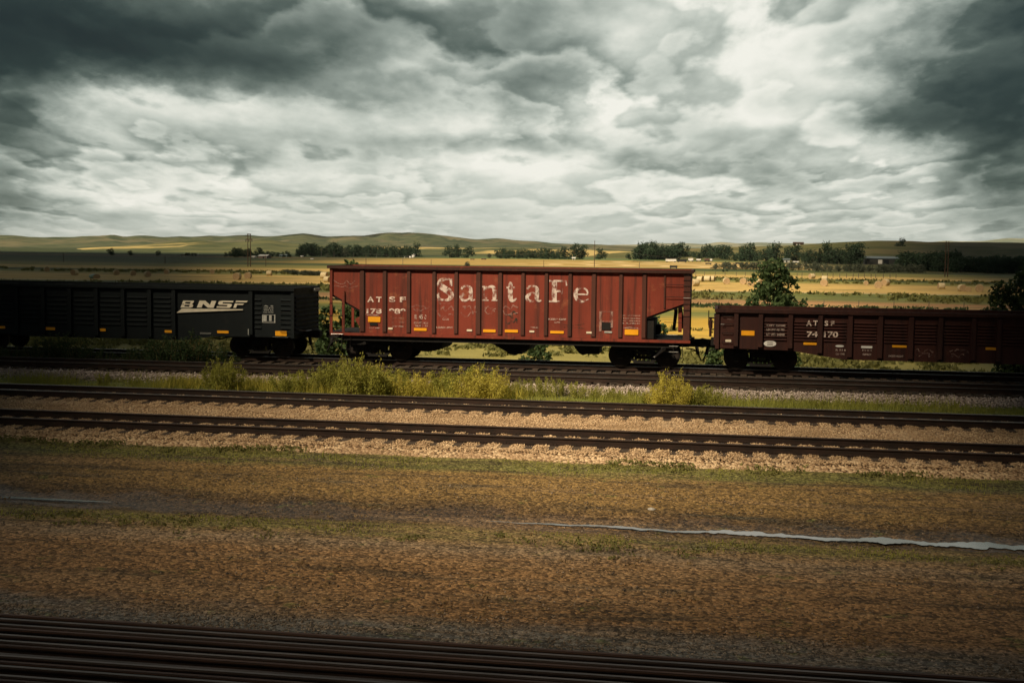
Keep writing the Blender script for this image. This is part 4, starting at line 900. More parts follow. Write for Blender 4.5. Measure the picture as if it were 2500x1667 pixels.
for px, yt, sx in ((905, 858, .8), (935, 872, .9), (965, 880, .9), (1000, 886, 1), (1030, 888, 1), (1060, 892, 1), (1090, 886, 1), (1120, 876, .9), (1145, 872, .9), (1170, 870, .8), (1195, 878, .8), (1218, 885, .8), (850, 890, 1), (910, 895, 1), (970, 905, 1), (1010, 915, 1.1), (1100, 905, 1.1), (1160, 900, 1), (1200, 905, 1)):
    weed(wy_ if random.random() < .55 else wo_, px, yt, 39.9+random.uniform(-1, 1.1), 'yellow green weed in the long patch below the hopper car', sx, 'yellow green weeds below the hopper car')
for px, yt, sx in ((1240, 915, .9), (1280, 905, .7), (1330, 900, .6), (1370, 905, .6), (1410, 915, .8), (1450, 925, .8), (1500, 928, .8), (1545, 935, .9)):
    weed(wo_, px, yt, 41.2+random.uniform(-.6, .5), 'low sparse weed on the ballast right of the yellow patch', sx, 'sparse weeds right of the yellow patch')
for px, yt, sx in ((1600, 915, .9), (1622, 890, .6), (1640, 882, .7), (1655, 905, .9)):
    weed(wy_, px, yt, 39.6+random.uniform(-.4, .4), 'tall yellow weed in front of the right hopper wheels', sx, 'tall yellow weeds before the right hopper wheels')
for px, yt, sx in ((1585, 935, 1), (1685, 925, 1), (1705, 915, .9), (1730, 925, 1), (1760, 940, 1)):
    weed(wo_, px, yt, 40+random.uniform(-.5, .5), 'olive weed beside the tall yellow weeds', sx, 'olive weeds below the brown gondola')
for px, yt, sx in ((2000, 958, 1), (2100, 965, 1), (2250, 975, 1.), (2330, 968, .8), (2420, 985, 1), (620, 900, .9), (650, 908, 1), (480, 905, .9), (430, 900, .9), (250, 890, .7), (330, 905, .8)):
    weed(wo_, px, yt, 40.6+random.uniform(-.6, .6), 'low lone weed on the grass strip between the tracks', sx, 'scattered low weeds on the grass strip')
reorder()
# grass blades
def blades(n, x0, x1, ydist, h, name, mt, label):
    x = RNG.uniform(x0, x1, n); y = ydist(n); k = RNG.random(n)
    keep = np.array([fnoise(a, b_, .6, 2.)+.5*fnoise(a, b_, 2.3, 4.) for a, b_ in zip(x, y)]) > -.12
    x, y = x[keep], y[keep]; n = len(x); hh = RNG.uniform(h*.4, h*1.2, n); w = RNG.uniform(.006, .014, n); a = RNG.uniform(0, 6.28, n); l = RNG.normal(0, .35, (n, 2))*hh[:, None]
    z = gz(x, y)
    p0 = np.stack([x-w*np.cos(a), y-w*np.sin(a), z-.02], -1); p1 = np.stack([x+w*np.cos(a), y+w*np.sin(a), z-.02], -1); p2 = np.stack([x+l[:, 0], y+l[:, 1], z+hh], -1)
    v = np.stack([p0, p1, p2], 1).reshape(-1, 3); o = link(name, np_mesh(name, v, np.arange(3*n).reshape(n, 3)), mt); tag(o, label, kind='stuff')
blades(42000, -30, 13, lambda n: RNG.triangular(37.9, 40.0, 42.6, n), .17, 'grass', M['grass'], 'green and yellow grass strip between the second and third tracks')
blades(7000, -20, 9, lambda n: RNG.triangular(26.6, 27.9, 28.8, n), .07, 'grass', M['leaf_olive'], 'low green weeds along the foot of the near ballast')
blades(5000, -14, 7, lambda n: RNG.triangular(20.4, 21.2, 22.0, n), .045, 'grass', M['leaf_olive'], 'sparse low green growth beside the rut and puddle')
blades(26000, -36, 16, lambda n: RNG.uniform(51.4, 60, n), .32, 'grass', M['grass'], 'tall grass on the embankment behind the freight train')
blades(6000, -19, -6, lambda n: RNG.triangular(38.6, 40.6, 42.0, n), .48, 'grass', M['leaf_yel'], 'long yellowish grass among the weeds below the hopper car')
blades(6000, -26, 8, lambda n: RNG.triangular(39.0, 41.2, 42.6, n), .42, 'grass', M['leaf_olive'], 'long olive grass at the back edge of the green strip')
def clumps(n, ydist, h, mt, label):
    y = ydist(n); x = RNG.uniform(-.75, .34, n)*y
    k = np.array([fnoise(a*.6, b_, .7, 6.) for a, b_ in zip(x, y)]); x, y = x[k > .12], y[k > .12]; n = len(x)
    c = np.repeat(np.stack([x, y, gz(x, y)+h*.4+.02], -1), 14, 0)+RNG.normal(0, 1, (n*14, 3))*np.array([h*1.3, h*.6, h*.3])
    v, f = leaf_quads(c, h*.5, .5, 2.0); v[:, 2] = np.maximum(v[:, 2], gz(v[:, 0], v[:, 1])-.01)
    tag(link('small_weeds', np_mesh('small_weeds', v, f), mt), label, kind='stuff')
clumps(700, lambda n: RNG.triangular(27.6, 28.5, 29.3, n), .09, M['leaf_field'], 'small green weeds along the edge of the near ballast')
clumps(300, lambda n: RNG.triangular(19.6, 20.8, 21.6, n), .06, M['leaf_field'], 'small green weeds before the puddle')
clumps(300, lambda n: RNG.uniform(16, 27, n), .05, M['leaf_brown'], 'dry stalks scattered over the brown dirt')
def tufts(n, y0, y1, h, wd, mt, label):
    y = RNG.uniform(y0, y1, n); x = RNG.uniform(-.72, .32, n)*y
    k = np.array([fnoise(a*.4, b_, .08, 6.)+.6*fnoise(a, b_, .35, 1.) for a, b_ in zip(x, y)]); x, y = x[k > .05], y[k > .05]; n = len(x)
    c = np.stack([x, y, gz(x, y)+h*.45], -1); c = np.repeat(c, 7, 0)+RNG.normal(0, 1, (n*7, 3))*np.array([h*.9, h*.5, h*.22])
    v, f = leaf_quads(c, wd, .5, 2.2); v[:, 2] = np.maximum(v[:, 2], gz(v[:, 0], v[:, 1])-.02)
    tag(link('grass_tufts', np_mesh('grass_tufts', v, f), mt), label, kind='stuff')
tufts(9000, 84, 140, .30, .22, M['leaf_field'], 'rough grass tufts in the pasture just behind the freight train')
tufts(2600, 204, 240, .5, .45, M['leaf_field'], 'tall green grass belt behind the wire fence')
tufts(1500, 170, 184, .4, .3, M['leaf_dark'], 'dark green weeds along the wire fence')
tufts(1800, 320, 360, .4, .5, M['leaf_field'], 'green growth between the far stubble strips')
# slats lying by the track
for i, (a, b_, c, d_) in enumerate([(141,918.5,176,912), (165,919,203,911), (200,920,248,911.5), (246,920.5,290,914), (272,921,305,915), (186,914,172,917)]):
    p = G(a, b_, -.38); q = G(c, d_, -.36); mb = MB(); dv = Vector(q)-Vector(p); n_ = Vector((-dv.y, dv.x, 0)).normalized()*.045
    vs = [Vector(p)-n_, Vector(p)+n_, Vector(q)+n_, Vector(q)-n_]; vs = [v.copy() for v in vs]+[v+Vector((0, 0, .05)) for v in vs]
    mb.add(vs, [(0,3,2,1),(4,5,6,7),(0,1,5,4),(1,2,6,5),(2,3,7,6),(3,0,4,7)])
    tag(mb.build('loose_slat', M['planks']), 'silvery slat lying slanted beside the ballast at left, %s of six from the left' % ordn[[0,1,3,4,5,2][i]], 'slat', 'silvery slats lying by the track')
def rock(px, py, z, s, label, mt):
    mb = MB(); x, y, _ = G(px, py, z); vs = []; fs = []
    import bmesh
    bm = bmesh.new(); bmesh.ops.create_icosphere(bm, subdivisions=2, radius=1)
    for v in bm.verts:
        f_ = 1+.35*mnoise.noise(v.co*1.7+Vector((px, 0, 0))); v.co = Vector((v.co.x*s*f_*1.4+x, v.co.y*s*f_+y, v.co.z*s*.6*f_+z+s*.3))
    me = bpy.data.meshes.new('rock'); bm.to_mesh(me); bm.free(); tag(link('rock', me, mt), label, 'rock')
rock(1590, 1245, -.5, .055, 'pale stone on the brown dirt above the puddle', M['planks'])
rock(692, 936, -.40, .14, 'pale stone half hidden in the weeds under the hopper left end', M['cream'])
rock(1660, 975, -.40, .13, 'pale stone at the foot of the tall yellow weeds', M['cream'])

# ------------------------------------------------------------------ hay bales
hay = mat('hay', [(.3, (.38, .30, .16)), (.5, (.52, .43, .26)), (.72, (.66, .57, .38))], 5, (1, 1, 1), rough=.95, bump=.6, bscale=10)
hayend, t, b = principled('hay_end')
tc = t.n('TexCoord').outputs['Object']; s3 = t.n('SeparateXYZ', {0: tc}); rr = t.m('SQRT', t.m('ADD', t.m('POWER', s3.outputs[0], 2.), t.m('POWER', s3.outputs[2], 2.)))
sp_ = t.m('SINE', t.m('MULTIPLY', rr, 42.))
setb(t, b, Base_Color=t.mix(t.m('MULTIPLY_ADD', sp_, .3, t.noise(tc, 3, 4)), (.26, .175, .09), (.50, .36, .20)), Roughness=.95)
wrapm = mat('green_wrap', [(.3, (.16, .26, .20)), (.7, (.30, .42, .33))], 2, rough=.5)
def bale_mesh(mt, sag=1.):
    root = empty('hay_bale', (0, 0, 0)); mb = MB(); n = 28; rs = .77; ww = .72
    prof_ = [(-ww, .0), (-ww, rs*.93), (-ww+.06, rs), (-.3, rs*1.01), (0, rs), (.3, rs*1.01), (ww-.06, rs), (ww, rs*.93), (ww, 0)]
    mb.lathe_y(0, 0, prof_[1:-1], n)
    mb.v = [(x*(1+.03*math.sin(7*y+3*z)), y, max(-.70, z*(1.0+.02*math.sin(5*x)))*sag) for x, y, z in mb.v]
    mb.build('straw_roll', mt, root, True)
    for q in (-1, 1):
        e = MB(); e.add([(0, q*(ww-.02), 0)]+[(rs*.95*math.cos(2*math.pi*i/n), q*(ww+.012), max(-.70, rs*.95*math.sin(2*math.pi*i/n))*sag) for i in range(n)], [(0, 1+i, 1+(i+1) % n) if q < 0 else (0, 1+(i+1) % n, 1+i) for i in range(n)])
        e.build('end_face', hayend, root)
    return root
bale0 = bale_mesh(hay); used = []
# (px, py base, diameter px, turn in degrees, label)
bales = [(114,663,12,10,'leftmost hay bale in the left field'), (182,671.5,14,-35,'second hay bale from the left edge, beyond the black gondola'), (284,671.5,13,15,'third upright hay bale from the left edge'),
 (325,673,13,10,'left bale of the close pair beyond the black gondola, left of the slanted lettering'), (360,676,14,20,'right bale of the close pair beyond the black gondola'), (407,668.5,11.5,-15,'small distant hay bale above the word on the black gondola'),
 (518,668.5,11.5,0,'distant hay bale left of the two pole power structure'), (579,683,17.5,-20,'larger hay bale just left of the two pole structure foot'), (606,680,16,-15,'hay bale at the foot of the two pole structure, right of the larger one'),
 (657,673,12.5,80,'bale seen side on, right of the two pole structure'), (792,679.5,16,60,'bale touching the hopper car left corner, the farther one'), (799,689,15,50,'bale touching the hopper car left corner, the nearer one'),
 (1696,698.5,18,-55,'hay bale against the hopper car right corner'), (1709,688,14,65,'hay bale behind the one at the hopper right corner'), (1727,687.5,15,75,'left bale of the touching pair right of the hopper car'), (1738,687,14,75,'right bale of the touching pair right of the hopper car'),
 (1773,693.5,16,10,'single round bale midway between hopper car and trackside tree'), (1815,694,16,-10,'left bale of two just left of the trackside tree'), (1832,698.5,17,5,'right bale of two just left of the trackside tree'), (1855,695,14,20,'bale half hidden by the trackside tree'),
 (1982,680.5,12.5,-50,'distant bale right of the trackside tree'), (2013,686,13,85,'bale seen side on behind the round one right of the trackside tree'), (2012,698.5,17.5,-5,'large round bale right of the trackside tree'), (2114,696,11,5,'small distant bale left of a larger pair, right field'),
 (2144,703.5,18,0,'nearer bale of the larger pair in the right field'), (2162,697.5,16,-30,'farther bale of the larger pair in the right field'), (2298,705.5,15,-75,'bale lying side on below the right two pole structure'), (2348,711.5,17,20,'bale right of the side on bale, leaning on a smaller one'),
 (2364,712.5,13,0,'low sunken bale beside the leaning one'), (2391,712.5,18.5,0,'round bale left of the last bale in the right field'), (2449,713,18.5,15,'last full bale in the right field'), (2484,710,14,15,'bale half hidden by the dark bush at the right edge')]
for (px, py, dpx, rz, lb) in bales:
    o = bale0 if not used else copy_tree(bale0); used.append(1)
    x, y, z = G(px, py); dist = math.hypot(x, y); d_ = dpx*dist/F; s = d_/1.54
    o.scale = (s, s, s); o.location = (x, y, z+.70*s-.02); o.rotation_euler = (0, 0, R(rz)+math.atan2(-x, y)*1.)
    for k in ('label', 'category', 'group'):
        if k in o.keys(): del o[k]
    tag(o, lb, 'hay bale', 'round hay bales in the fields')
o = bale_mesh(wrapm, .75); x, y, z = G(231, 680); o.location = (x, y, z+.45); o.rotation_euler.z = R(55); o.scale = (1.25, 1.35, 1.)
o.name = 'wrapped_bale'; tag(o, 'sagging bale wrapped in pale green plastic, left field', 'wrapped bale')

# ------------------------------------------------------------------ poles, wires, fences
def pole_at(px, ytop, ybase, r, label, arms=(), mt='pole', name='utility_pole', cat='power pole'):
    x, y, z = G(px, ybase); h = hpx(ybase-ytop, math.hypot(x, y)); root = empty(name, (x, y, z), label, cat)
    mb = MB(); mb.tube([(x, y, z-.3), (x, y, z+h)], [r, r*.65], 8); mb.build('pole', M[mt], root)
    for (f_, w) in arms:
        mb = MB(); mb.box(x-w/2, x+w/2, y-.06, y+.06, z+h*f_-.08, z+h*f_+.08); mb.build('crossarm', M[mt], root)
    return (x, y, z+h)
def hframe(px, dx, ytop, ybase, label, arms):
    x, y, z = G(px, ybase); D_ = math.hypot(x, y); h = hpx(ybase-ytop, D_); w = hpx(dx, D_); root = empty('transmission_pole', (x, y, z), label, 'power pole')
    for s in (-1, 1): mb = MB(); mb.tube([(x+s*w/2, y, z-.3), (x+s*w/2, y, z+h)], [.19, .13], 8); mb.build('pole', M['pole'], root)
    for f_, q in arms: mb = MB(); mb.box(x-w*q, x+w*q, y-.12, y+.12, z+h*f_-.16, z+h*f_+.16); mb.build('crossarm', M['pole'], root)
    for s in (-1, 0, 1):
        if arms: mb = MB(); xx = x+s*w*1.15; zz = z+h*arms[-1][0]; mb.tube([(xx, y-.2, zz-.1), (xx, y-.2, zz-1.0)], .13, 6); mb.build('insulator', M['darkmetal'], root)
hframe(608.5, 6.5, 573, 651, 'tall wooden two pole power structure with crossarms, left', [(.985, .75), (.83, 1.25)])
hframe(2310, 6, 594, 676, 'tall wooden two pole power structure on the right', [])
pole_at(1451, 588, 652, .17, 'single tall power pole rising above the hopper car', [(.82, .9)])
row = [(155, 618, 640, 'leftmost short power pole, dark, in the left field'), (403, 624, 644, 'short power pole left of the two pole structure'), (649, 623, 650, 'short power pole before the long shed'), (784.5, 610, 627, 'left of two pale poles before the long grove'),
       (815.5, 613, 631, 'right of two pale poles before the long grove'), (863.5, 617, 628, 'thin pole before the long grove, third from its left end'), (893.5, 624, 648, 'dark pole right of the bright treetop'), (919.5, 620, 630, 'thin pole before the long grove, nearest the silo'), (983.5, 629, 649, 'pale pole left of the silo foot'), (1052.5, 633, 651, 'pale pole right of the silo'),
       (1318.5, 618, 630, 'thin pole before the low middle grove'), (1327.5, 635, 652, 'dark pole before the windrows'), (1561, 640, 656, 'thin pole right of the windrows')]
tops_ = [pole_at(px, a, b_, .13, lb, [], 'wire' if 'pale' in lb or 'thin' in lb else 'pole') for (px, a, b_, lb) in row]
def wire(A, B, sag, label, r=.03):
    mb = MB(); A, B = Vector(A), Vector(B)
    mb.tube([A.lerp(B, i/16)-Vector((0, 0, sag*4*(i/16)*(1-i/16))) for i in range(17)], r, 4); tag(mb.build('power_line', M['wire']), label, 'power line')
def PT(px, py, Y): d = ray(px, py); t_ = Y/d[1]; return (d[0]*t_, Y, CH+d[2]*t_)
wire(PT(784, 611, 900), PT(1010, 626, 860), .5, 'thin power line sagging before the long grove'); wire(PT(1200, 622.5, 850), PT(1400, 613, 700), .5, 'thin power line rising before the middle grove')
wire(PT(1545, 618, 700), PT(1700, 633, 640), .5, 'thin power line dropping behind the trailers'); wire(PT(1700, 633, 640), PT(2150, 645, 560), .8, 'thin power line crossing behind the trackside tree')
def fence(pts, z, hgt, wires, label, r=.05):
    P_ = [G(px, py, z) for px, py in pts]; root = empty('wire_fence', P_[0], label, 'fence')
    for (x, y, zz) in P_: mb = MB(); mb.tube([(x, y, zz-.2), (x+random.uniform(-.03, .03), y, zz+hgt*random.uniform(.93, 1.05))], r, 6); mb.build('post', M['post'], root)
    for w in wires:
        mb = MB(); mb.tube([(x, y-r, zz+hgt*w) for x, y, zz in P_], .012, 4); mb.build('wire', M['wire'], root)
fence([(1754-85*k, 746-k*1.35) for k in (12, 11, 10, 9, 8)][::1]+[], -3.5, 1.15, (.35, .62, .9), 'wire fence seen through the gap beside the black gondola')
fence([(1669+85.5*k, 744.5+k*1.45) for k in range(11)], -3.5, 1.15, (.35, .62, .9), 'wire fence with thin posts behind the brown gondola')
fence([(1650+24*k+random.uniform(-4, 4), 672+k*.29) for k in range(9)], -3.5, 1.3, (.5, .9), 'far fence of dark posts left of the trackside tree', .09)
fence([(1945+15*k+random.uniform(-4, 4), 677+k*.2) for k in range(17)], -3.5, 1.4, (.5, .9), 'far fence of dark posts right of the trackside tree', .10)

# ------------------------------------------------------------------ far buildings and vehicles
def at(px, py, z=-3.5): return G(px, py, z)
def shed(px0, px1, ytop, ybase, yeave, label, wall, roof, depth=10, openings=(), name='shed', cat='shed', dist=None):
    if dist: x0, y0, z = PT(px0, ybase, dist); x1 = PT(px1, ybase, dist)[0]
    else: x0, y0, z = at(px0, ybase); x1 = at(px1, ybase)[0]
    D_ = math.hypot(x0, y0); h = hpx(ybase-ytop, D_); he = hpx(ybase-yeave, D_)
    root = empty(name, ((x0+x1)/2, y0, z), label, cat); mb = MB(); mb.box(x0, x1, y0, y0+depth, z-1, z+he); mb.build('wall', wall, root)
    mb = MB(); mb.prismx([(y0-.4, z+he-.05), (y0+depth/2, z+h), (y0+depth+.4, z+he-.05), (y0+depth+.4, z+he+.12), (y0+depth/2, z+h+.2), (y0-.4, z+he+.12)][::1], x0-.4, x1+.4)
    mb.build('roof', roof, root)
    for (a, b_, c, d_, mt, nm) in openings:
        mb = MB(); mb.box(x0+(x1-x0)*a, x0+(x1-x0)*b_, y0-.06, y0-.005, z+he*c, z+he*d_); mb.build(nm, mt, root)
    return root
shed(631, 665, 622.5, 630.5, 625, 'long low shed with a pale roof and tan wall at left', M['brickwall'], M['white'], 8, [(.55, .68, 0, .7, M['glass'], 'door'), (.9, .99, .0, .95, M['white'], 'door')])
shed(682, 692, 622, 627.5, 623.5, 'small pale teal building, left of a pair', M['teal'], M['roofmetal'], 6, [(.3, .6, .2, .7, M['glass'], 'window')]); shed(694, 704, 621.5, 627.5, 623.5, 'small pale teal building, right of a pair', M['teal'], M['roofmetal'], 6, [(.3, .6, .2, .7, M['glass'], 'window')])
shed(2113, 2198, 627, 646, 631.5, 'large dark shed with blue grey metal roof among the right trees', M['shedwall'], M['roofmetal'], 14, [(.30, .40, .15, .80, M['white'], 'door'), (.44, .56, 0, .8, M['glass'], 'doorway'), (.75, .82, .0, .6, M['glass'], 'doorway')])
shed(1937, 1962, 591.5, 599.5, 595, 'old dark barn on top of the hill', M['barnwood'], M['barnwood'], 8, [(.3, .42, 0, .8, M['white'], 'door'), (.55, .65, 0, .8, M['white'], 'door')], 'barn', 'barn', dist=1500)
shed(1913, 1927, 632, 641, 634.5, 'small grey hut right of the trackside tree', M['grey'], M['roofmetal'], 5, [(.4, .6, 0, .7, M['glass'], 'door')], 'hut', 'hut')
shed(441, 448, 622, 625.5, 623.5, 'tiny pink walled farmhouse on the left field line', M['cream'], M['barnwood'], 8, [(.4, .55, .1, .7, M['glass'], 'window')], 'farmhouse', 'house')
shed(470, 476, 620.5, 624, 622, 'tiny white roofed house among bushes on the left field line', M['white'], M['white'], 8, [(.4, .6, .1, .6, M['glass'], 'window')], 'farmhouse', 'house')
shed(1397, 1405, 628.5, 634, 630.5, 'tiny white shelter before the clump left of the single pole', M['white'], M['white'], 3, [(.3, .7, .0, .7, M['glass'], 'doorway')], 'shelter', 'shelter')
def silo(px, ytop, ybase, wpx, label, cone=.12):
    x, y, z = at(px, ybase); D_ = math.hypot(x, y); h = hpx(ybase-ytop, D_); r = hpx(wpx, D_)/2; root = empty('silo', (x, y, z), label, 'silo')
    mb = MB(); mb.tube([(x, y, z-1), (x, y, z+h*(1-cone))], r, 20); mb.build('wall', M['white'], root, True)
    mb = MB(); mb.tube([(x, y, z+h*(1-cone)), (x, y, z+h*(1-cone/2)), (x, y, z+h)], [r*1.03, r*.7, r*.12], 20); mb.build('roof', M['white'], root, True)
silo(1009.5, 619, 629, 8, 'white silo at the right end of the long grove', .25)
for k, px in enumerate((1002, 995, 989)): silo(px, 624.5+.5*k, 629, 6, ('round white bin just left of the silo', 'second round white bin left of the silo', 'leftmost round white bin left of the silo')[k], .45)
def tank_hill(px, py, lb, dark=False, hh=5):
    x, y, z = PT(px, py, 2600); root = empty('storage_tank', (x, y, z), lb, 'tank')
    mb = MB(); mb.tube([(x, y, z-3), (x, y, z+hpx(hh, 2600))], hpx(1.4, 2600), 12); mb.build('tank_wall', M['rustmetal' if dark else 'white'], root, True)
    mb = MB(); mb.tube([(x, y, z+hpx(hh, 2600)), (x, y, z+hpx(hh+.8, 2600))], [hpx(1.45, 2600), .2], 12); mb.build('roof', M['white'], root)
tank_hill(1215, 602, 'dark tank beside two white ones on the green hill', True); tank_hill(1218.7, 602, 'left white tank of the pair on the green hill'); tank_hill(1222.3, 602, 'right white tank of the pair on the green hill'); tank_hill(1242, 601.5, 'single white tank right of the pair on the green hill', hh=4)
def trailer(px0, px1, ytop, ybase, body, label, name='box_trailer', cat='trailer', cyl=False, cab=None):
    x0, y0, z = at(px0, ybase); x1 = at(px1, ybase)[0]; D_ = math.hypot(x0, y0); h = hpx(ybase-ytop, D_); root = empty(name, ((x0+x1)/2, y0, z), label, cat); wr = min(.55, h*.22)
    mb = MB()
    if cyl: mb.tube([(x0, y0+1.2, z+wr+h*.38), (x1, y0+1.2, z+wr+h*.38)], h*.36, 16)
    else: mb.box(x0, x1, y0, y0+2.5, z+wr*1.3, z+h, 0, .08)
    mb.build('body', body, root)
    n = 2 if x1-x0 < 7 else 4
    for i in range(n):
        f_ = (.12, .88)[i] if n == 2 else (.1, .2, .78, .9)[i]; mb = MB(); mb.lathe_y(x0+(x1-x0)*f_, z+wr, [(y0-.02, 0), (y0-.02, wr*.5), (y0+.02, wr), (y0+.28, wr), (y0+.3, 0)], 14); mb.build('wheel', M['darkmetal'], root)
    if cab:
        mb = MB(); w = (x1-x0)*.28; mb.prism([(x0-w, z+wr), (x0-.1, z+wr), (x0-.1, z+h*.95), (x0-w*.6, z+h*.95), (x0-w*.75, z+h*.6), (x0-w, z+h*.5)], y0+.05, y0+2.4); c = mb.build('cab', cab, root)
        mb = MB(); mb.box(x0-w*.55, x0-w*.2, y0+.02, y0+.049, z+h*.6, z+h*.85); mb.build('window', M['glass'], c)
trailer(1553, 1600, 637.2, 638.8, M['darkmetal'], 'long dark flatbed truck left of the white trailer', 'flatbed_truck', 'truck', cab=M['rustmetal'])
trailer(1625, 1652, 632.5, 640.2, M['white'], 'long white box trailer parked before the dark grove'); trailer(1653, 1677, 634.5, 640.5, M['darkmetal'], 'black trailer parked right of the long white one')
trailer(1680, 1692.5, 630.5, 639, M['white'], 'tall white box trailer right of the black one'); trailer(1700, 1711, 632, 639, M['white'], 'rounded white tank trailer', 'tank_trailer', cyl=True); trailer(1720, 1732, 631, 639.5, M['rustmetal'], 'brown rusty tank trailer at the row end', 'tank_trailer', cyl=True)
trailer(1733.5, 1738.5, 632, 639, M['white'], 'small white trailer beside the rusty tank')
trailer(1635, 1654, 648.5, 655, M['darkmetal'], 'black box trailer in the hayfield above the hopper right corner'); trailer(2263, 2283, 641.5, 648, M['cream'], 'pale camper trailer half hidden by the right trees', 'camper_trailer')
trailer(614, 629, 624.5, 630, M['white'], 'white camper parked left of the long shed', 'camper_trailer'); trailer(733, 743, 624.5, 628, M['white'], 'white van before the long grove', 'van', 'van'); trailer(758, 766, 631, 634, M['white'], 'white vehicle parked on the green field', 'van', 'van')
trailer(1722, 1737, 642, 646, M['darkmetal'], 'dark machine low in the stubble below the trailers', 'farm_machine', 'machine'); trailer(1766, 1776, 641, 644.5, M['darkmetal'], 'dark machine near the farmyard bushes', 'farm_machine', 'machine')
trailer(1795, 1815, 641, 646, M['darkmetal'], 'dark pickup left of the trackside tree', 'pickup_truck', 'truck'); trailer(1936, 1942, 637.5, 641.5, M['white'], 'left of two tiny white cars by the hut', 'parked_car', 'car'); trailer(1944, 1950, 638, 642, M['white'], 'right of two tiny white cars by the hut', 'parked_car', 'car')
trailer(2033, 2052, 631.5, 636.5, M['white'], 'white camper roof between the dark trees at right', 'camper_trailer'); trailer(1148, 1160, 632, 634.5, M['rustmetal'], 'rusty machine lying left on the golden field', 'farm_machine', 'machine'); trailer(1175, 1189, 631, 634.5, M['rustmetal'], 'rusty machine lying right on the golden field', 'farm_machine', 'machine')

# ------------------------------------------------------------------ hills
def hill(dist, sky, w, mt, rel=.28, z0=-4.2, sc=.004, seed=0.):
    px = np.arange(-1500, 4300, 10.); sk = np.interp(px, [p[0] for p in sky], [p[1] for p in sky])
    k = np.array([.25, .5, .25]); sk = np.convolve(np.pad(sk, 1, 'edge'), k, 'valid'); n = 33; V = []
    for a, yv in zip(px, sk):
        A, E = azel(a, yv); hz = CH+dist*math.tan(E)-z0
        for s in np.linspace(-1, 1, n):
            D_ = dist+s*w; x, y = D_*math.sin(A), D_*math.cos(A)
            pr = math.cos(s*math.pi/2)**1.15 if abs(s) < 1 else 0
            q = abs(mnoise.fractal(Vector((x*sc+seed, y*sc*.6, seed)), 1., 2., 4))*(1-abs(math.cos(s*math.pi/2))**12)
            V.append((x, y, z0+max(-.5, hz)*pr*(1-min(.8, rel*2*q))))
    nc = n; nr = len(px); idx = np.arange(nr*nc).reshape(nr, nc); fc = np.stack([idx[:-1, :-1], idx[1:, :-1], idx[1:, 1:], idx[:-1, 1:]], -1).reshape(-1, 4)
    tag(link('hills', np_mesh('hills', np.array(V), fc), mt, None, True), kind='structure')
def hillmat(name, g1, g2, tanc, amt, s=.0034):
    mt, t, b = principled(name); g = t.n('NewGeometry').outputs['Position']
    c = t.mix(t.sstep(t.noise(g, s*5., 6, .6), .40, .60), g1, g2)
    c = t.mix(t.m('MULTIPLY', t.sstep(t.noise(t.v('MULTIPLY', g, (1, .6, 2)), s, 6, .58, .8), .49, .56), amt), c, tanc)
    c = t.mix(t.m('MULTIPLY', t.sstep(t.noise(g, s*14, 5, .7), .58, .68), .4), c, tuple(q*.55 for q in g1))
    setb(t, b, Base_Color=c, Roughness=.95, Specular_IOR_Level=.1); return mt
hm1 = hillmat('green_hill_grass', (.050, .068, .038), (.095, .105, .055), (.20, .165, .10), .45)
hm2 = hillmat('dry_foothill_grass', (.055, .070, .032), (.11, .115, .05), (.50, .38, .15), .9, .0022)
hm3 = hillmat('near_hill_grass', (.085, .092, .034), (.13, .125, .048), (.19, .15, .07), .6, .004)
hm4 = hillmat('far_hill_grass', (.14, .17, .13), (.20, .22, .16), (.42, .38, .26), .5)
hill(3400, [(-1500,570),(-100,573),(0,574),(30,574.5),(50,576),(75,579.5),(90,578.5),(105,580.5),(125,578.5),(180,579),(200,577),(250,576),(265,574),(285,573.5),(300,579),(320,577),(345,574.5),(370,576),(395,579.5),(440,577),(475,578.5),(515,575),(545,577.5),(575,575),(605,574),(640,577),(665,577.5),(700,573.5),(740,570),(770,574),(800,578),(840,576),(890,576),(920,571),(937,568.5),(1020,568.5),(1060,572),(1085,576),(1120,579.5),(1160,585),(1190,583),(1225,582),(1250,586),(1280,588),(1310,589),(1350,594),(1400,596),(1430,595.5),(1500,599),(1560,602),(1700,606),(1800,612),(1900,622),(4300,650)], 1500, hm1, .5, sc=.0065)
hill(1900, [(-1500,600),(-100,612),(0,613),(140,609.5),(220,604),(300,601),(400,592),(470,586),(500,588),(540,592),(600,590),(640,584.5),(670,587),(700,593),(760,597),(850,601),(950,603),(1050,604),(1150,606),(1250,604),(1400,608),(1560,612),(1700,618),(1800,624),(4300,660)], 700, hm2, .42, sc=.008, seed=4.)
hill(1500, [(-1500,640),(1300,630),(1500,618),(1600,611),(1700,607),(1780,603),(1840,602),(1900,600.5),(1960,598),(2000,594.5),(2060,591),(2130,588),(2180,588),(2230,589),(2260,591),(2310,591),(2400,591.5),(2500,593),(4300,600)], 560, hm3, .34, sc=.008, seed=8.)
hill(7000, [(-1500,600),(1000,604),(1400,600),(1560,597),(1600,594),(1680,594),(1720,596.5),(1755,591),(1775,592),(1800,595),(1850,592),(1900,594),(2000,595),(2240,594),(2290,590),(2310,588),(2340,590),(2400,589),(2450,583),(2460,582),(2500,583.5),(4300,580)], 2500, hm4, .25, sc=.002, seed=2.)

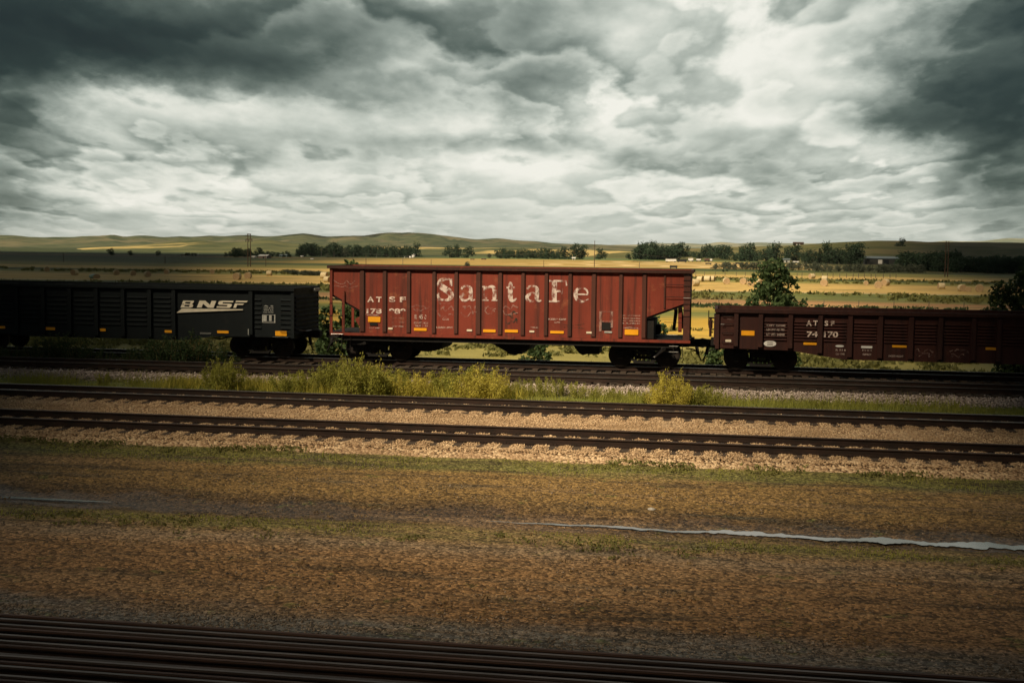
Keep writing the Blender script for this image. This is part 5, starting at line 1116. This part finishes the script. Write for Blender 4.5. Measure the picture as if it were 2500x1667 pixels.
# ------------------------------------------------------------------ added unseen sun blockers, shaped to dim the sides, foreground and left hills
cm_, t, b = principled('shade_blocker_matte'); setb(t, b, Base_Color=(.75, .76, .76), Roughness=1., Specular_IOR_Level=0.)
def shade_blocker(edge, far, y0, y1, label, hgt=112., seed=0., thick=12., slope=2.):
    ny, nx = 90, 26; top, bot = [], []
    for i in range(ny+1):
        y = y0+(y1-y0)*(i/ny)**2.0; e = edge(y); hh = hgt+slope*max(y, 0); sh = sdir*(hh/sdir.z)
        for j in range(nx+1):
            u = (j/nx)**1.8; sc = 3+.06*max(y, 0); x = e+(far-e)*u+(1-u)*sc*.9*mnoise.noise(Vector((y/sc/3, u*3, seed)))
            th_ = thick*(1-abs(2*(j/nx)-1)**4)**.5*(1-abs(2*(i/ny)-1)**8)**.5
            n_ = mnoise.fractal(Vector((x*.012, y*.012, seed)), 1., 2., 4)
            top.append((x+sh.x, y+sh.y, hh+th_*(1+.7*n_)+.5)); bot.append((x+sh.x, y+sh.y, hh-th_*.12*(1+n_)-.5))
    k = len(top); W_ = nx+1; f = []
    for i in range(ny):
        for j in range(nx):
            a = i*W_+j; q = (a, a+1, a+W_+1, a+W_); f.append(q); f.append(tuple(k+c for c in q[::-1]))
    rim = [j for j in range(nx+1)]+[i*W_+nx for i in range(1, ny+1)]+[ny*W_+j for j in range(nx-1, -1, -1)]+[i*W_ for i in range(ny-1, 0, -1)]
    for a, c in zip(rim, rim[1:]+rim[:1]): f.append((a, k+a, k+c, c))
    mb = MB(); mb.add(top+bot, f); tag(mb.build('shade_blocker', cm_, None, True), kind='structure')
shade_blocker(lambda y: float(np.interp(y, [0, 15, 30, 50, 100, 400, 1100, 1700], [-4.6, -6.0, -11.2, -17.2, -35, -145, -400, -620])), -2200, -60, 980, '', seed=1.)
shade_blocker(lambda y: float(np.interp(y, [0, 15, 30, 50, 100, 400, 1100, 2200], [.6, 1.2, 3.2, 5.0, 11, 52, 140, 360])), 1800, -60, 2200, '', seed=5.)
shade_blocker(lambda y: -90, 90, -90, 15.5, '', 140., seed=9.)
shade_blocker(lambda y: -.24*y, -4500, 2950, 5200, '', 0., seed=12., thick=60., slope=1.2)

# the air over the plain
hz = bpy.data.materials.new('haze_air'); hz.use_nodes = True; t = NT(hz.node_tree)
t.n('OutputMaterial', {'Volume': t.n('VolumePrincipled', {'Color': (.80, .90, .92, 1), 'Density': 2.2e-5, 'Anisotropy': .2}).outputs[0]})
mb = MB(); mb.box(-9000, 9000, -2500, 11500, -6.5, 104); tag(mb.build('haze', hz), kind='stuff')
